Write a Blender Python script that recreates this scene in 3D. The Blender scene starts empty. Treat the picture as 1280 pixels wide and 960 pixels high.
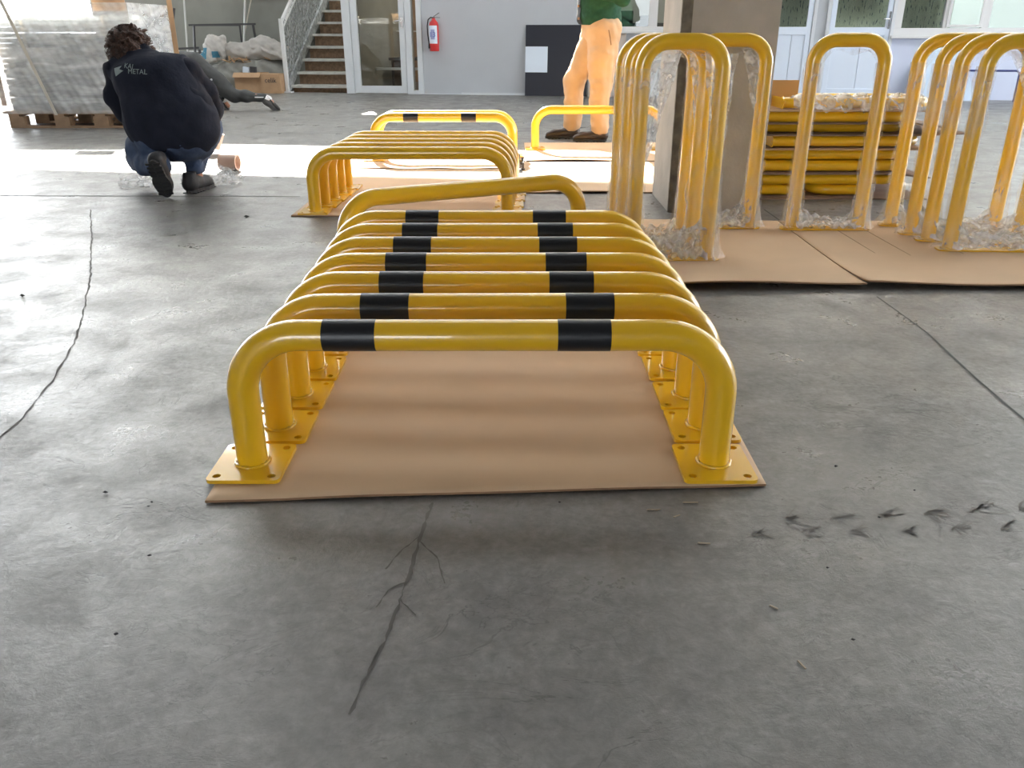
import bpy, bmesh, math, random
import numpy as np
from mathutils import Vector, Matrix, Euler
from mathutils.bvhtree import BVHTree
random.seed(7)
D = bpy.data; SC = bpy.context.scene; COL = SC.collection
R = math.radians

# ------------------------------------------------------------------ camera
CAM_H = .85; PITCH = math.atan(.428)
cd = D.cameras.new('camera'); cd.sensor_width = 36; cd.lens = 36*1030/1280; cd.clip_start = .05; cd.clip_end = 300
cam = D.objects.new('camera', cd); COL.objects.link(cam)
cam.location = (0, 0, CAM_H); cam.rotation_euler = (R(90)-PITCH, 0, 0)
SC.camera = cam
# ------------------------------------------------------------------ world, sun, exposure
w = D.worlds.new('daylight'); SC.world = w; w.use_nodes = True
bg = w.node_tree.nodes['Background']; bg.inputs[0].default_value = (.90, .95, 1.0, 1); bg.inputs[1].default_value = 6.5
sd = D.lights.new('sun', 'SUN'); sd.energy = 30; sd.color = (1, .93, .82); sd.angle = R(.6)
so = D.objects.new('sun', sd); COL.objects.link(so)
SUN_DIR = Vector((.28, -1.0, -.60)).normalized()
so.rotation_euler = SUN_DIR.to_track_quat('-Z', 'Y').to_euler()
so.location = (-5, 20, 14)
SC.view_settings.view_transform = 'Standard'; SC.view_settings.look = 'None'
SC.view_settings.exposure = .62; SC.view_settings.gamma = 1; SC.view_settings.use_curve_mapping = False

# ------------------------------------------------------------------ materials
def nodes_mat(name):
    m = D.materials.new(name); m.use_nodes = True
    nt = m.node_tree; b = nt.nodes['Principled BSDF']
    return m, nt, b
def mat(name, col, rough=.5, metal=0, var=0, scale=20, bump=0, bscale=60, coat=0, col2=None, trans=0, spec=None, stretch=(1, 1, 1)):
    m, nt, b = nodes_mat(name)
    b.inputs['Base Color'].default_value = (*col, 1); b.inputs['Roughness'].default_value = rough
    b.inputs['Metallic'].default_value = metal
    if coat: b.inputs['Coat Weight'].default_value = coat; b.inputs['Coat Roughness'].default_value = .12
    if trans: b.inputs['Transmission Weight'].default_value = trans
    if spec is not None: b.inputs['Specular IOR Level'].default_value = spec
    L = nt.links
    if var or bump or col2:
        tc = nt.nodes.new('ShaderNodeTexCoord'); mp = nt.nodes.new('ShaderNodeMapping'); mp.inputs['Scale'].default_value = stretch
        L.new(tc.outputs['Object'], mp.inputs[0])
    if var or col2:
        n = nt.nodes.new('ShaderNodeTexNoise'); n.inputs['Scale'].default_value = scale; n.inputs['Detail'].default_value = 6
        L.new(mp.outputs[0], n.inputs[0])
        mx = nt.nodes.new('ShaderNodeMixRGB')
        c2 = col2 if col2 else tuple(c*(1-var) for c in col)
        mx.inputs[1].default_value = (*c2, 1); mx.inputs[2].default_value = (*(col if col2 else tuple(min(1, c*(1+var)) for c in col)), 1)
        rp = nt.nodes.new('ShaderNodeMapRange'); rp.inputs[1].default_value = .35; rp.inputs[2].default_value = .65
        L.new(n.outputs['Fac'], rp.inputs[0]); L.new(rp.outputs[0], mx.inputs[0]); L.new(mx.outputs[0], b.inputs['Base Color'])
    if bump:
        n2 = nt.nodes.new('ShaderNodeTexNoise'); n2.inputs['Scale'].default_value = bscale; n2.inputs['Detail'].default_value = 4
        L.new(mp.outputs[0], n2.inputs[0])
        bp = nt.nodes.new('ShaderNodeBump'); bp.inputs['Strength'].default_value = bump; bp.inputs['Distance'].default_value = .01
        L.new(n2.outputs['Fac'], bp.inputs['Height']); L.new(bp.outputs[0], b.inputs['Normal'])
    return m
M_yel = mat('yellow_powder_coat', (.87, .50, .012), .28, coat=.9)
M_yel.node_tree.nodes['Principled BSDF'].inputs['Coat Roughness'].default_value = .035
M_blk = mat('black_band_vinyl', (.008, .009, .012), .38, bump=.03, bscale=200)
M_card = mat('kraft_cardboard', (.66, .46, .285), .78, var=.03, scale=4, bump=.04, bscale=60)
M_cardd = mat('cardboard_core', (.30, .17, .09), .85, var=.15, scale=30)
M_carddk = mat('dark_cardboard', (.24, .15, .10), .85, var=.15, scale=8)  # darker board tone used in the flat stack
M_cartn = mat('carton_board', (.47, .30, .17), .8, var=.06, scale=10)
M_wall = mat('blue_grey_wall_paint', (.50, .525, .56), .7, var=.03, scale=2, bump=.05, bscale=40)
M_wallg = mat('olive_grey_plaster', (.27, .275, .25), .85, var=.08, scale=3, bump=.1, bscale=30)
M_wall_lit = mat('lavender_lit_wall', (.60, .65, .80), .5, var=.02, scale=3)  # same paint as the back wall, its brighter light put into the colour
M_ceil = mat('ceiling_sheet', (.24, .245, .25), .8)
M_alu = mat('white_aluminium', (.66, .69, .72), .35, var=.02, scale=5)
M_pvc = mat('white_door_panel', (.72, .80, .92), .4)
M_chrome = mat('brushed_chrome', (.7, .7, .72), .25, 1)
M_beige = mat('beige_board', (.52, .45, .40), .6, var=.05, scale=4)
M_pillar = mat('cast_concrete', (.44, .41, .365), .85, var=.10, scale=5, bump=.25, bscale=35)
M_pillard = mat('dark_chamfer', (.17, .15, .12), .9, var=.25, scale=20, bump=.3, bscale=60)
M_black = mat('black_glass_sheet', (.018, .02, .03), .35, spec=.25)
M_paper = mat('white_paper', (.72, .80, .90), .6)
M_red = mat('extinguisher_red', (.62, .03, .03), .28, coat=.4)
M_dark = mat('dark_steel', (.07, .07, .075), .5, .3)
M_rub = mat('black_rubber', (.02, .02, .022), .6)
M_blue = mat('blue_print', (.10, .14, .45), .6)
M_wood = mat('pallet_wood', (.36, .24, .15), .8, var=.2, scale=8, bump=.2, bscale=40, stretch=(1, 8, 1))
M_riser = mat('brown_riser_board', (.20, .125, .075), .75, var=.25, scale=25, bump=.1)
M_tread = mat('pale_tread_metal', (.50, .50, .47), .5, var=.1, scale=12)
M_galv = mat('galvanised_steel', (.40, .42, .42), .45, .5, var=.3, scale=18)
M_grey = mat('grey_packed_sheet', (.38, .41, .42), .45, var=.12, scale=6, stretch=(1, 1, 5))
M_strap = mat('cream_strap', (.62, .58, .50), .5)
M_skin = mat('skin', (.52, .27, .18), .5, var=.05, scale=10)
M_hair = mat('brown_hair', (.06, .028, .018), .5, var=.5, scale=60, bump=.9, bscale=90)
M_vest = mat('navy_fleece', (.022, .025, .038), .95, var=.12, scale=12, bump=.35, bscale=30, spec=.15)
M_knit = mat('black_jumper', (.016, .018, .028), .9, bump=.3, bscale=60, spec=.2)
M_jean = mat('blue_denim', (.045, .068, .125), .85, var=.25, scale=14, bump=.3, bscale=60)
M_sole = mat('shoe_sole', (.035, .034, .034), .7, bump=.3, bscale=60)
M_shoe = mat('dark_shoe', (.022, .022, .026), .6, bump=.2)
M_trk = mat('charcoal_trousers', (.045, .047, .047), .85, var=.1, bump=.2, bscale=30)
M_shoeg = mat('grey_trainer', (.09, .088, .088), .7, bump=.2)
M_white = mat('white_trim', (.70, .70, .70), .6)
M_logo = mat('pale_print', (.24, .29, .29), .7)
M_tan = mat('tan_chinos', (.66, .44, .26), .8, var=.06, scale=6, bump=.35, bscale=14)
M_green = mat('green_knit', (.012, .075, .038), .85, var=.15, scale=30, bump=.35, bscale=40)
M_brshoe = mat('brown_leather', (.05, .032, .024), .4, bump=.15)
M_sack = mat('white_woven_sack', (.50, .48, .45), .8, var=.12, scale=9, bump=.3, bscale=25)
M_tarp = mat('dusty_grey_tarp', (.30, .30, .275), .85, var=.12, scale=7, bump=.3, bscale=18)
M_teal = mat('teal_sack_print', (.06, .22, .32), .7)
M_joint = mat('floor_joint_filler', (.11, .11, .105), .9)
M_crack = mat('crack_dirt', (.125, .118, .108), .9)
M_tyre = mat('tyre_rubber_print', (.165, .155, .14), .7)
M_grit = mat('grit', (.03, .03, .03), .9)
M_chip = mat('wood_chip', (.38, .32, .24), .8)
M_navy = mat('navy_tube', (.03, .04, .16), .35)
M_pblue = mat('pale_blue_board', (.62, .74, .88), .5)
M_brown = mat('brown_wood_wall', (.36, .22, .13), .7, var=.15, scale=3, stretch=(8, 8, 1))
M_outer = mat('office_wall', (.42, .44, .42), .8)
M_roll = mat('paper_roll_board', (.75, .55, .45), .7)

def m_glass(name, tint, fac):
    m, nt, b = nodes_mat(name); nt.nodes.remove(b); L = nt.links
    out = nt.nodes['Material Output']; t = nt.nodes.new('ShaderNodeBsdfTransparent'); t.inputs[0].default_value = (*tint, 1)
    g = nt.nodes.new('ShaderNodeBsdfGlossy'); g.inputs['Roughness'].default_value = .02
    f = nt.nodes.new('ShaderNodeFresnel'); f.inputs[0].default_value = 1.5
    mu = nt.nodes.new('ShaderNodeMath'); mu.operation = 'MULTIPLY'; mu.inputs[1].default_value = fac
    mx = nt.nodes.new('ShaderNodeMixShader'); L.new(f.outputs[0], mu.inputs[0]); L.new(mu.outputs[0], mx.inputs[0])
    L.new(t.outputs[0], mx.inputs[1]); L.new(g.outputs[0], mx.inputs[2]); L.new(mx.outputs[0], out.inputs[0])
    return m
M_glass = m_glass('window_glass', (.8, .84, .84), 1.2)
def m_film(name, lo, hi, stretch, scale=9):
    """clear stretch film: mostly see-through, white streaks where it is gathered"""
    m, nt, b = nodes_mat(name); L = nt.links; out = nt.nodes['Material Output']
    b.inputs['Base Color'].default_value = (.94, .95, .96, 1); b.inputs['Roughness'].default_value = .16
    b.inputs['Specular IOR Level'].default_value = .9
    tc = nt.nodes.new('ShaderNodeTexCoord'); mp = nt.nodes.new('ShaderNodeMapping'); mp.inputs['Scale'].default_value = stretch
    L.new(tc.outputs['Object'], mp.inputs[0])
    n = nt.nodes.new('ShaderNodeTexNoise'); n.inputs['Scale'].default_value = scale; n.inputs['Detail'].default_value = 7; n.inputs['Distortion'].default_value = .8
    L.new(mp.outputs[0], n.inputs[0])
    mr = nt.nodes.new('ShaderNodeMapRange'); mr.inputs[1].default_value = .42; mr.inputs[2].default_value = .72
    mr.inputs[3].default_value = lo; mr.inputs[4].default_value = hi
    L.new(n.outputs['Fac'], mr.inputs[0])
    t = nt.nodes.new('ShaderNodeBsdfTransparent'); mx = nt.nodes.new('ShaderNodeMixShader')
    bp = nt.nodes.new('ShaderNodeBump'); bp.inputs['Strength'].default_value = .5; bp.inputs['Distance'].default_value = .015
    L.new(n.outputs['Fac'], bp.inputs['Height']); L.new(bp.outputs[0], b.inputs['Normal'])
    L.new(mr.outputs[0], mx.inputs[0]); L.new(t.outputs[0], mx.inputs[1]); L.new(b.outputs[0], mx.inputs[2]); L.new(mx.outputs[0], out.inputs[0])
    return m
M_film = m_film('stretch_film', .03, .34, (1, 1, .22), 16)
M_film2 = m_film('crumpled_film', .22, .82, (1, 1, 1), 22)
M_film3 = m_film('bubble_plastic', .10, .45, (1, 1, 1), 30)
M_filmp = m_film('pallet_film', .30, .75, (.5, .8, 2.2), 4)

def m_blind(name, ca, cb):
    m, nt, b = nodes_mat(name); L = nt.links
    tc = nt.nodes.new('ShaderNodeTexCoord'); mp = nt.nodes.new('ShaderNodeMapping'); mp.inputs['Scale'].default_value = (60, 1, 11)
    L.new(tc.outputs['Object'], mp.inputs[0]); n = nt.nodes.new('ShaderNodeTexNoise'); n.inputs['Scale'].default_value = 1; n.inputs['Detail'].default_value = 1
    L.new(mp.outputs[0], n.inputs[0]); mr = nt.nodes.new('ShaderNodeMapRange'); mr.inputs[1].default_value = .60; mr.inputs[2].default_value = .66
    L.new(n.outputs['Fac'], mr.inputs[0]); mx = nt.nodes.new('ShaderNodeMixRGB'); mx.inputs[1].default_value = (*ca, 1); mx.inputs[2].default_value = (*cb, 1)
    L.new(mr.outputs[0], mx.inputs[0]); L.new(mx.outputs[0], b.inputs['Base Color']); b.inputs['Roughness'].default_value = .8
    return m
M_blind = m_blind('patterned_blind', (.50, .52, .38), (.06, .07, .09))

def m_floor():
    m, nt, b = nodes_mat('polished_concrete_floor'); L = nt.links; N = nt.nodes.new
    tc = N('ShaderNodeTexCoord')
    def noise(sc, det=6, dist=0, st=(1, 1, 1), rot=0, rough=.5):
        mp = N('ShaderNodeMapping'); mp.inputs['Scale'].default_value = st; mp.inputs['Rotation'].default_value = (0, 0, rot)
        L.new(tc.outputs['Object'], mp.inputs[0])
        n = N('ShaderNodeTexNoise'); n.inputs['Scale'].default_value = sc; n.inputs['Detail'].default_value = det
        n.inputs['Distortion'].default_value = dist; n.inputs['Roughness'].default_value = rough
        L.new(mp.outputs[0], n.inputs[0]); return n.outputs['Fac']
    def mr(src, a, b_, c, d):
        r = N('ShaderNodeMapRange'); r.inputs[1].default_value = a; r.inputs[2].default_value = b_; r.inputs[3].default_value = c; r.inputs[4].default_value = d
        L.new(src, r.inputs[0]); return r.outputs[0]
    def math_(op, a, b_=None, v=None):
        q = N('ShaderNodeMath'); q.operation = op; L.new(a, q.inputs[0])
        if b_ is not None: L.new(b_, q.inputs[1])
        if v is not None: q.inputs[1].default_value = v
        return q.outputs[0]
    def mix(f, a, b_, bl='MIX'):
        x = N('ShaderNodeMixRGB'); x.blend_type = bl
        if isinstance(f, float): x.inputs[0].default_value = f
        else: L.new(f, x.inputs[0])
        for i, v in ((1, a), (2, b_)):
            if isinstance(v, tuple): x.inputs[i].default_value = (*v, 1)
            else: L.new(v, x.inputs[i])
        return x.outputs[0]
    big = noise(1.1, 5, .6); mid = noise(5, 8, .4, rough=.6); fine = noise(70, 4); pale = noise(2.2, 4, 1.2, (1, 2.2, 1), .4)
    c = mix(mr(big, .35, .65, 0, 1), (.185, .178, .165), (.295, .286, .268))
    c = mix(mr(mid, .72, .3, 0, .8), c, (.18, .177, .168))
    c = mix(mr(pale, .52, .7, 0, .45), c, (.29, .29, .28))
    # thin vein-like scratches: where a warped noise crosses its middle value
    def vein(sc, w_, st, rot, dist=1.5):
        v = noise(sc, 5, dist, st, rot, .6); v = math_('SUBTRACT', v, v=.5); v = math_('ABSOLUTE', v)
        return mr(v, 0, w_, 1, 0)
    sx = N('ShaderNodeSeparateXYZ'); L.new(tc.outputs['Object'], sx.inputs[0]); near = mr(sx.outputs['Y'], 3.4, 4.6, 1, 0)   # the scuffed strip of floor nearer the camera
    msk = math_('MULTIPLY', mr(noise(1.7, 3), .46, .60, 0, 1), near)
    v1 = math_('MULTIPLY', vein(3.0, .010, (1, 1.8, 1), .5), msk)
    v2 = math_('MULTIPLY', math_('MULTIPLY', vein(7.0, .014, (1, 2.2, 1), -.4), mr(noise(2.6, 3), .47, .60, 0, 1)), near)
    c = mix(math_('MULTIPLY', v1, v=.85), c, (.06, .057, .053))
    c = mix(math_('MULTIPLY', v2, v=.75), c, (.065, .062, .058))
    specks = mr(noise(160, 2), .70, .76, 0, .7)
    c = mix(specks, c, (.07, .07, .065))
    c = mix(mr(fine, .3, .7, 0, .34), c, (.13, .128, .12))
    grit = noise(28, 10, .3, rough=.75); c = mix(mr(grit, .40, .66, .55, 0), c, (.085, .08, .072))
    c = mix(mr(noise(14, 8, 1.0, rough=.7), .56, .72, 0, .55), c, (.09, .085, .078))
    L.new(c, b.inputs['Base Color'])
    rr = math_('ADD', mr(mid, .3, .7, .50, .19), mr(fine, .3, .7, 0, .10)); L.new(rr, b.inputs['Roughness'])
    b.inputs['Specular IOR Level'].default_value = .62
    h = math_('ADD', math_('MULTIPLY', mid, v=.45), math_('MULTIPLY', grit, v=.30)); h = math_('SUBTRACT', h, math_('MULTIPLY', v1, v=.06))
    bp = N('ShaderNodeBump'); bp.inputs['Strength'].default_value = .38; bp.inputs['Distance'].default_value = .02
    L.new(h, bp.inputs['Height']); L.new(bp.outputs[0], b.inputs['Normal'])
    return m
M_floor = m_floor()

# ------------------------------------------------------------------ mesh helpers
def link(name, me, mt, parent=None, loc=(0, 0, 0), rot=None):
    if mt is not None and not me.materials: me.materials.append(mt)
    o = D.objects.new(name, me); COL.objects.link(o); o.location = loc
    if rot: o.rotation_euler = rot
    if parent: o.parent = parent
    return o
class MB:
    def __init__(s): s.v = []; s.f = []; s.sm = []
    def add(s, vs, fs, smooth=False, T=None):
        k = len(s.v)
        s.v += [tuple(T @ Vector(p)) if T else tuple(p) for p in vs]
        s.f += [tuple(i+k for i in f) for f in fs]; s.sm += [smooth]*len(fs); return s
    def box(s, x0, x1, y0, y1, z0, z1, T=None):
        if x0 > x1: x0, x1 = x1, x0
        if y0 > y1: y0, y1 = y1, y0
        if z0 > z1: z0, z1 = z1, z0
        return s.add([(x, y, z) for z in (z0, z1) for y in (y0, y1) for x in (x0, x1)],
                     [(0, 2, 3, 1), (4, 5, 7, 6), (0, 1, 5, 4), (2, 6, 7, 3), (0, 4, 6, 2), (1, 3, 7, 5)], False, T)
    def bar(s, a, b, wx, wz):
        """square-section bar from a to b"""
        a, b = Vector(a), Vector(b); d = (b-a); L = d.length; q = d.to_track_quat('Z', 'Y').to_matrix().to_4x4()
        return s.box(-wx/2, wx/2, -wz/2, wz/2, 0, L, Matrix.Translation(a) @ q)
    def tube(s, pts, r, n=16, cap=True, closed=False):
        pts = [Vector(p) for p in pts]; m = len(pts); rs = r if isinstance(r, (list, tuple)) else [r]*m
        vs = []; up = None
        for i, p in enumerate(pts):
            if closed: t = (pts[(i+1) % m]-pts[i-1])
            else: t = pts[min(i+1, m-1)]-pts[max(i-1, 0)]
            t.normalize()
            if up is None:
                up = Vector((0, 1, 0)) if abs(t.y) < .9 else Vector((1, 0, 0))
            up = (up - t*up.dot(t)).normalized(); bn = t.cross(up)
            for j in range(n):
                a = 2*math.pi*j/n; vs.append(p+rs[i]*(math.cos(a)*up+math.sin(a)*bn))
        fs = []
        for i in range(m if closed else m-1):
            for j in range(n):
                a, b = i*n+j, i*n+(j+1) % n; c, d = ((i+1) % m)*n+(j+1) % n, ((i+1) % m)*n+j
                fs.append((a, b, c, d))
        s.add(vs, fs, True)
        if cap and not closed:
            s.add(vs[:n], [tuple(reversed(range(n)))]); s.add(vs[-n:], [tuple(range(n))])
        return s
    def cyl(s, a, b, r, n=20): return s.tube([a, b], r, n)
    def grid(s, nx, ny, fn, smooth=True):
        vs = [fn(i/nx, j/ny) for j in range(ny+1) for i in range(nx+1)]
        fs = [(j*(nx+1)+i, j*(nx+1)+i+1, (j+1)*(nx+1)+i+1, (j+1)*(nx+1)+i) for j in range(ny) for i in range(nx)]
        return s.add(vs, fs, smooth)
    def prism(s, poly, y0, y1, T=None):
        """xz polygon extruded along y"""
        n = len(poly)
        vs = [(x, y0, z) for x, z in poly]+[(x, y1, z) for x, z in poly]
        fs = [tuple(range(n)), tuple(reversed(range(n, 2*n)))]+[(i, i+n, (i+1) % n+n, (i+1) % n) for i in range(n)]
        return s.add(vs, fs, False, T)
    def mesh(s, name):
        me = D.meshes.new(name); me.from_pydata(s.v, [], s.f); me.polygons.foreach_set('use_smooth', s.sm)
        bm = bmesh.new(); bm.from_mesh(me); bmesh.ops.recalc_face_normals(bm, faces=bm.faces); bm.to_mesh(me); bm.free()
        me.update(); return me
    def build(s, name, mt, parent=None, loc=(0, 0, 0), rot=None, bevel=0):
        o = link(name, s.mesh(name), mt, parent, loc, rot)
        if bevel:
            b = o.modifiers.new('bevel', 'BEVEL'); b.width = bevel; b.segments = 2; b.limit_method = 'ANGLE'
        return o
def tag(o, label=None, cat=None, group=None, kind=None):
    if label: o['label'] = label
    if cat: o['category'] = cat
    if group: o['group'] = group
    if kind: o['kind'] = kind
    return o
def empty(name, loc, rz=0, label=None, cat=None, group=None):
    o = D.objects.new(name, None); COL.objects.link(o); o.location = loc; o.rotation_euler = (0, 0, rz); o.empty_display_size = .1
    return tag(o, label, cat, group)
def copy_tree(o, parent=None):
    c = o.copy(); COL.objects.link(c); c.parent = parent
    for ch in list(o.children): copy_tree(ch, c)
    return c
def struct(o): o['kind'] = 'structure'; return o
def box_solid(x0, x1, y0, y1, t):
    pass
WT = Matrix.Translation((0, 12.62, 0)) @ Matrix.Rotation(R(-8.5), 4, 'Z')     # frame of the back wall: x along it, y behind it
WRZ = R(-8.5)
def wp(x, y, z=0): return tuple(WT @ Vector((x, y, z)))
def plate(w, d, t, rc, holes, rh):
    bm = bmesh.new(); loops = []
    pts = []
    for sx, sy, a0 in ((1, 1, 0), (-1, 1, 90), (-1, -1, 180), (1, -1, 270)):
        for k in range(5):
            a = R(a0+k*22.5); pts.append((sx*(w/2-rc)+rc*math.cos(a), sy*(d/2-rc)+rc*math.sin(a)))
    loops.append(pts)
    for hx, hy in holes: loops.append([(hx+rh*math.cos(2*math.pi*k/12), hy+rh*math.sin(2*math.pi*k/12)) for k in range(12)])
    es = []
    for lp in loops:
        vs = [bm.verts.new((x, y, t)) for x, y in lp]
        es += [bm.edges.new((vs[i], vs[(i+1) % len(vs)])) for i in range(len(vs))]
    r = bmesh.ops.triangle_fill(bm, edges=es, use_beauty=True)
    fs = [g for g in r['geom'] if isinstance(g, bmesh.types.BMFace)]
    for f in list(bm.faces):          # drop any triangles laid inside a hole
        c = f.calc_center_median()
        if any((c.x-hx)**2+(c.y-hy)**2 < (rh*.8)**2 for hx, hy in holes): bm.faces.remove(f)
    e = bmesh.ops.extrude_face_region(bm, geom=list(bm.faces))
    for v in [g for g in e['geom'] if isinstance(g, bmesh.types.BMVert)]: v.co.z = 0
    bmesh.ops.recalc_face_normals(bm, faces=bm.faces)
    me = D.meshes.new('plate'); bm.to_mesh(me); bm.free(); return me

# ---- smooth solids (bodies, clothes, sacks) polygonised from a blended distance field
def cap(a, b, ra, rb=None): return ('c', np.array(a, float), np.array(b, float), ra, ra if rb is None else rb)
def ell(c, r, rot=(0, 0, 0)): return ('e', np.array(c, float), np.array(r, float), np.array(Euler([R(q) for q in rot]).to_matrix()))
def chain(*pr): return [cap(pr[i][0], pr[i+1][0], pr[i][1], pr[i+1][1]) for i in range(len(pr)-1)]
def field(P, shapes, k):
    d = None
    for s in shapes:
        if s[0] == 'c':
            _, a, b, ra, rb = s; ab = b-a; L2 = max(ab @ ab, 1e-9)
            t = np.clip(((P-a) @ ab)/L2, 0, 1); q = np.linalg.norm(P-a-t[..., None]*ab, axis=-1)-(ra+(rb-ra)*t)
        else:
            _, c, r, m = s; l = (P-c) @ m; k0 = np.linalg.norm(l/r, axis=-1); k1 = np.linalg.norm(l/(r*r), axis=-1)
            q = k0*(k0-1)/np.maximum(k1, 1e-6)
        if d is None: d = q
        else:
            h = np.clip(.5+.5*(q-d)/k, 0, 1); d = h*d+(1-h)*q-k*h*(1-h)
    return d
def folds(P, amp, fr, seed=0):
    x, y, z = P[..., 0], P[..., 1], P[..., 2]; rs = np.random.RandomState(seed); o = 0
    for i in range(5):
        kx, ky, kz = rs.uniform(-1, 1, 3)*fr*(1+.7*i); ph = rs.uniform(0, 6)
        o = o+np.sin(kx*x+ky*y+kz*z*1.6+ph+1.4*np.sin(ky*x*.7+kz*y+ph*2))/(1+.5*i)
    return amp*o/2
def solid(name, shapes, mt, parent=None, h=.014, k=.03, cuts=(), fold=0, ff=30, seed=0, loc=(0, 0, 0), grow=0):
    lo = np.array([1e9]*3); hi = -lo
    for s in shapes:
        if s[0] == 'c':
            m = max(s[3], s[4]); lo = np.minimum(lo, np.minimum(s[1], s[2])-m); hi = np.maximum(hi, np.maximum(s[1], s[2])+m)
        else: m = s[2].max(); lo = np.minimum(lo, s[1]-m); hi = np.maximum(hi, s[1]+m)
    pad = 3*h+abs(fold)*2+abs(grow); lo -= pad; hi += pad
    n = np.ceil((hi-lo)/h).astype(int)+1
    ax = [lo[i]+h*np.arange(n[i]) for i in range(3)]
    P = np.stack(np.meshgrid(*ax, indexing='ij'), -1)
    F = field(P, shapes, k)-grow
    if fold: F = F+folds(P, fold, ff, seed)
    for pt, nr in cuts:                                  # keep the side the normal points away from
        nr = np.array(nr, float); nr /= np.linalg.norm(nr); F = np.maximum(F, (P-np.array(pt, float)) @ nr)
    F[0] = F[-1] = 1; F[:, 0] = F[:, -1] = 1; F[:, :, 0] = F[:, :, -1] = 1
    S = F < 0
    nx, ny, nz = [q-1 for q in n]
    cnt = np.zeros((nx, ny, nz), int)
    for a in (0, 1):
        for b in (0, 1):
            for c in (0, 1): cnt += S[a:a+nx, b:b+ny, c:c+nz]
    act = (cnt > 0) & (cnt < 8); idx = -np.ones(act.shape, int); cells = np.argwhere(act); idx[act] = np.arange(len(cells))
    acc = np.zeros((len(cells), 3)); num = np.zeros(len(cells))
    for a in [(0, 0, 0), (1, 0, 0), (0, 1, 0), (0, 0, 1), (1, 1, 0), (1, 0, 1), (0, 1, 1)]:
        for ax_ in range(3):
            if a[ax_]: continue
            b = list(a); b[ax_] = 1
            fa = F[tuple((cells+a).T)]; fb = F[tuple((cells+b).T)]; cr = (fa < 0) != (fb < 0)
            t = np.where(cr, fa/np.where(cr, fa-fb, 1), 0)
            p = np.array(a)+t[:, None]*(np.array(b)-np.array(a)); acc += p*cr[:, None]; num += cr
    V = lo+h*(cells+acc/num[:, None])
    faces = []
    for ax_ in range(3):
        u, v = [q for q in range(3) if q != ax_]
        sl0 = [slice(None)]*3; sl1 = [slice(None)]*3; sl0[ax_] = slice(0, -1); sl1[ax_] = slice(1, None)
        ed = np.argwhere(S[tuple(sl0)] != S[tuple(sl1)])
        ed = ed[(ed[:, u] > 0) & (ed[:, v] > 0)]
        du = np.zeros(3, int); du[u] = 1; dv = np.zeros(3, int); dv[v] = 1
        q = [idx[tuple((ed-o_).T)] for o_ in (du*0, du, du+dv, dv)]
        Q = np.stack(q, 1); fl = S[tuple(ed.T)]
        if ax_ == 1: fl = ~fl
        Q[~fl] = Q[~fl][:, ::-1]
        faces.append(Q)
    Q = np.concatenate(faces); Q = Q[(Q >= 0).all(1)][:, ::-1]
    # one smoothing pass
    nb = np.zeros_like(V); nc = np.zeros(len(V))
    for a, b in ((0, 1), (1, 2), (2, 3), (3, 0)):
        np.add.at(nb, Q[:, a], V[Q[:, b]]); np.add.at(nc, Q[:, a], 1); np.add.at(nb, Q[:, b], V[Q[:, a]]); np.add.at(nc, Q[:, b], 1)
    V = V*.5+.5*nb/np.maximum(nc, 1)[:, None]
    me = D.meshes.new(name); me.from_pydata(V.tolist(), [], Q.tolist()); me.polygons.foreach_set('use_smooth', [True]*len(Q)); me.update()
    bm = bmesh.new(); bm.from_mesh(me); bmesh.ops.recalc_face_normals(bm, faces=bm.faces); bm.to_mesh(me); bm.free()
    return link(name, me, mt, parent, loc)
def hand(w_, d, up, s=1.0):
    """palm, four bent fingers and a thumb; w_ wrist, d pointing, up back of the hand"""
    w_, d, up = Vector(w_), Vector(d).normalized(), Vector(up); up = (up-d*up.dot(d)).normalized(); sd_ = d.cross(up)
    out = [cap(w_, w_+d*.045*s, .024*s, .026*s), cap(w_+d*.04*s-sd_*.022*s, w_+d*.085*s-sd_*.026*s, .017*s, .014*s), cap(w_+d*.04*s+sd_*.022*s, w_+d*.085*s+sd_*.026*s, .017*s, .013*s),
           cap(w_+d*.04*s, w_+d*.088*s, .018*s, .014*s)]
    for i, (o_, L) in enumerate(((-.032, .062), (-.011, .072), (.011, .068), (.031, .052))):
        a = w_+d*.088*s+sd_*o_*s; b = a+(d*.8-up*.6)*L*.5*s; c = b+(d*.25-up*.97)*L*.5*s
        out += [cap(a, b, .0095*s, .0088*s), cap(b, c, .0088*s, .0075*s)]
    a = w_+d*.02*s-sd_*.024*s; b = a+(d*.5-sd_*.8-up*.3)*.045*s; c = b+(d*.8-up*.5)*.035*s
    out += [cap(a, b, .013*s, .011*s), cap(b, c, .011*s, .009*s)]
    return out
GT = math.sin(PITCH), math.cos(PITCH)
def gp(px, py, z=0):
    """a spot on the floor"""
    u = (px-640)/1030; v = (py-480)/1030; t = (CAM_H-z)/(GT[0]+v*GT[1]); return (u*t, (GT[1]-v*GT[0])*t)

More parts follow.
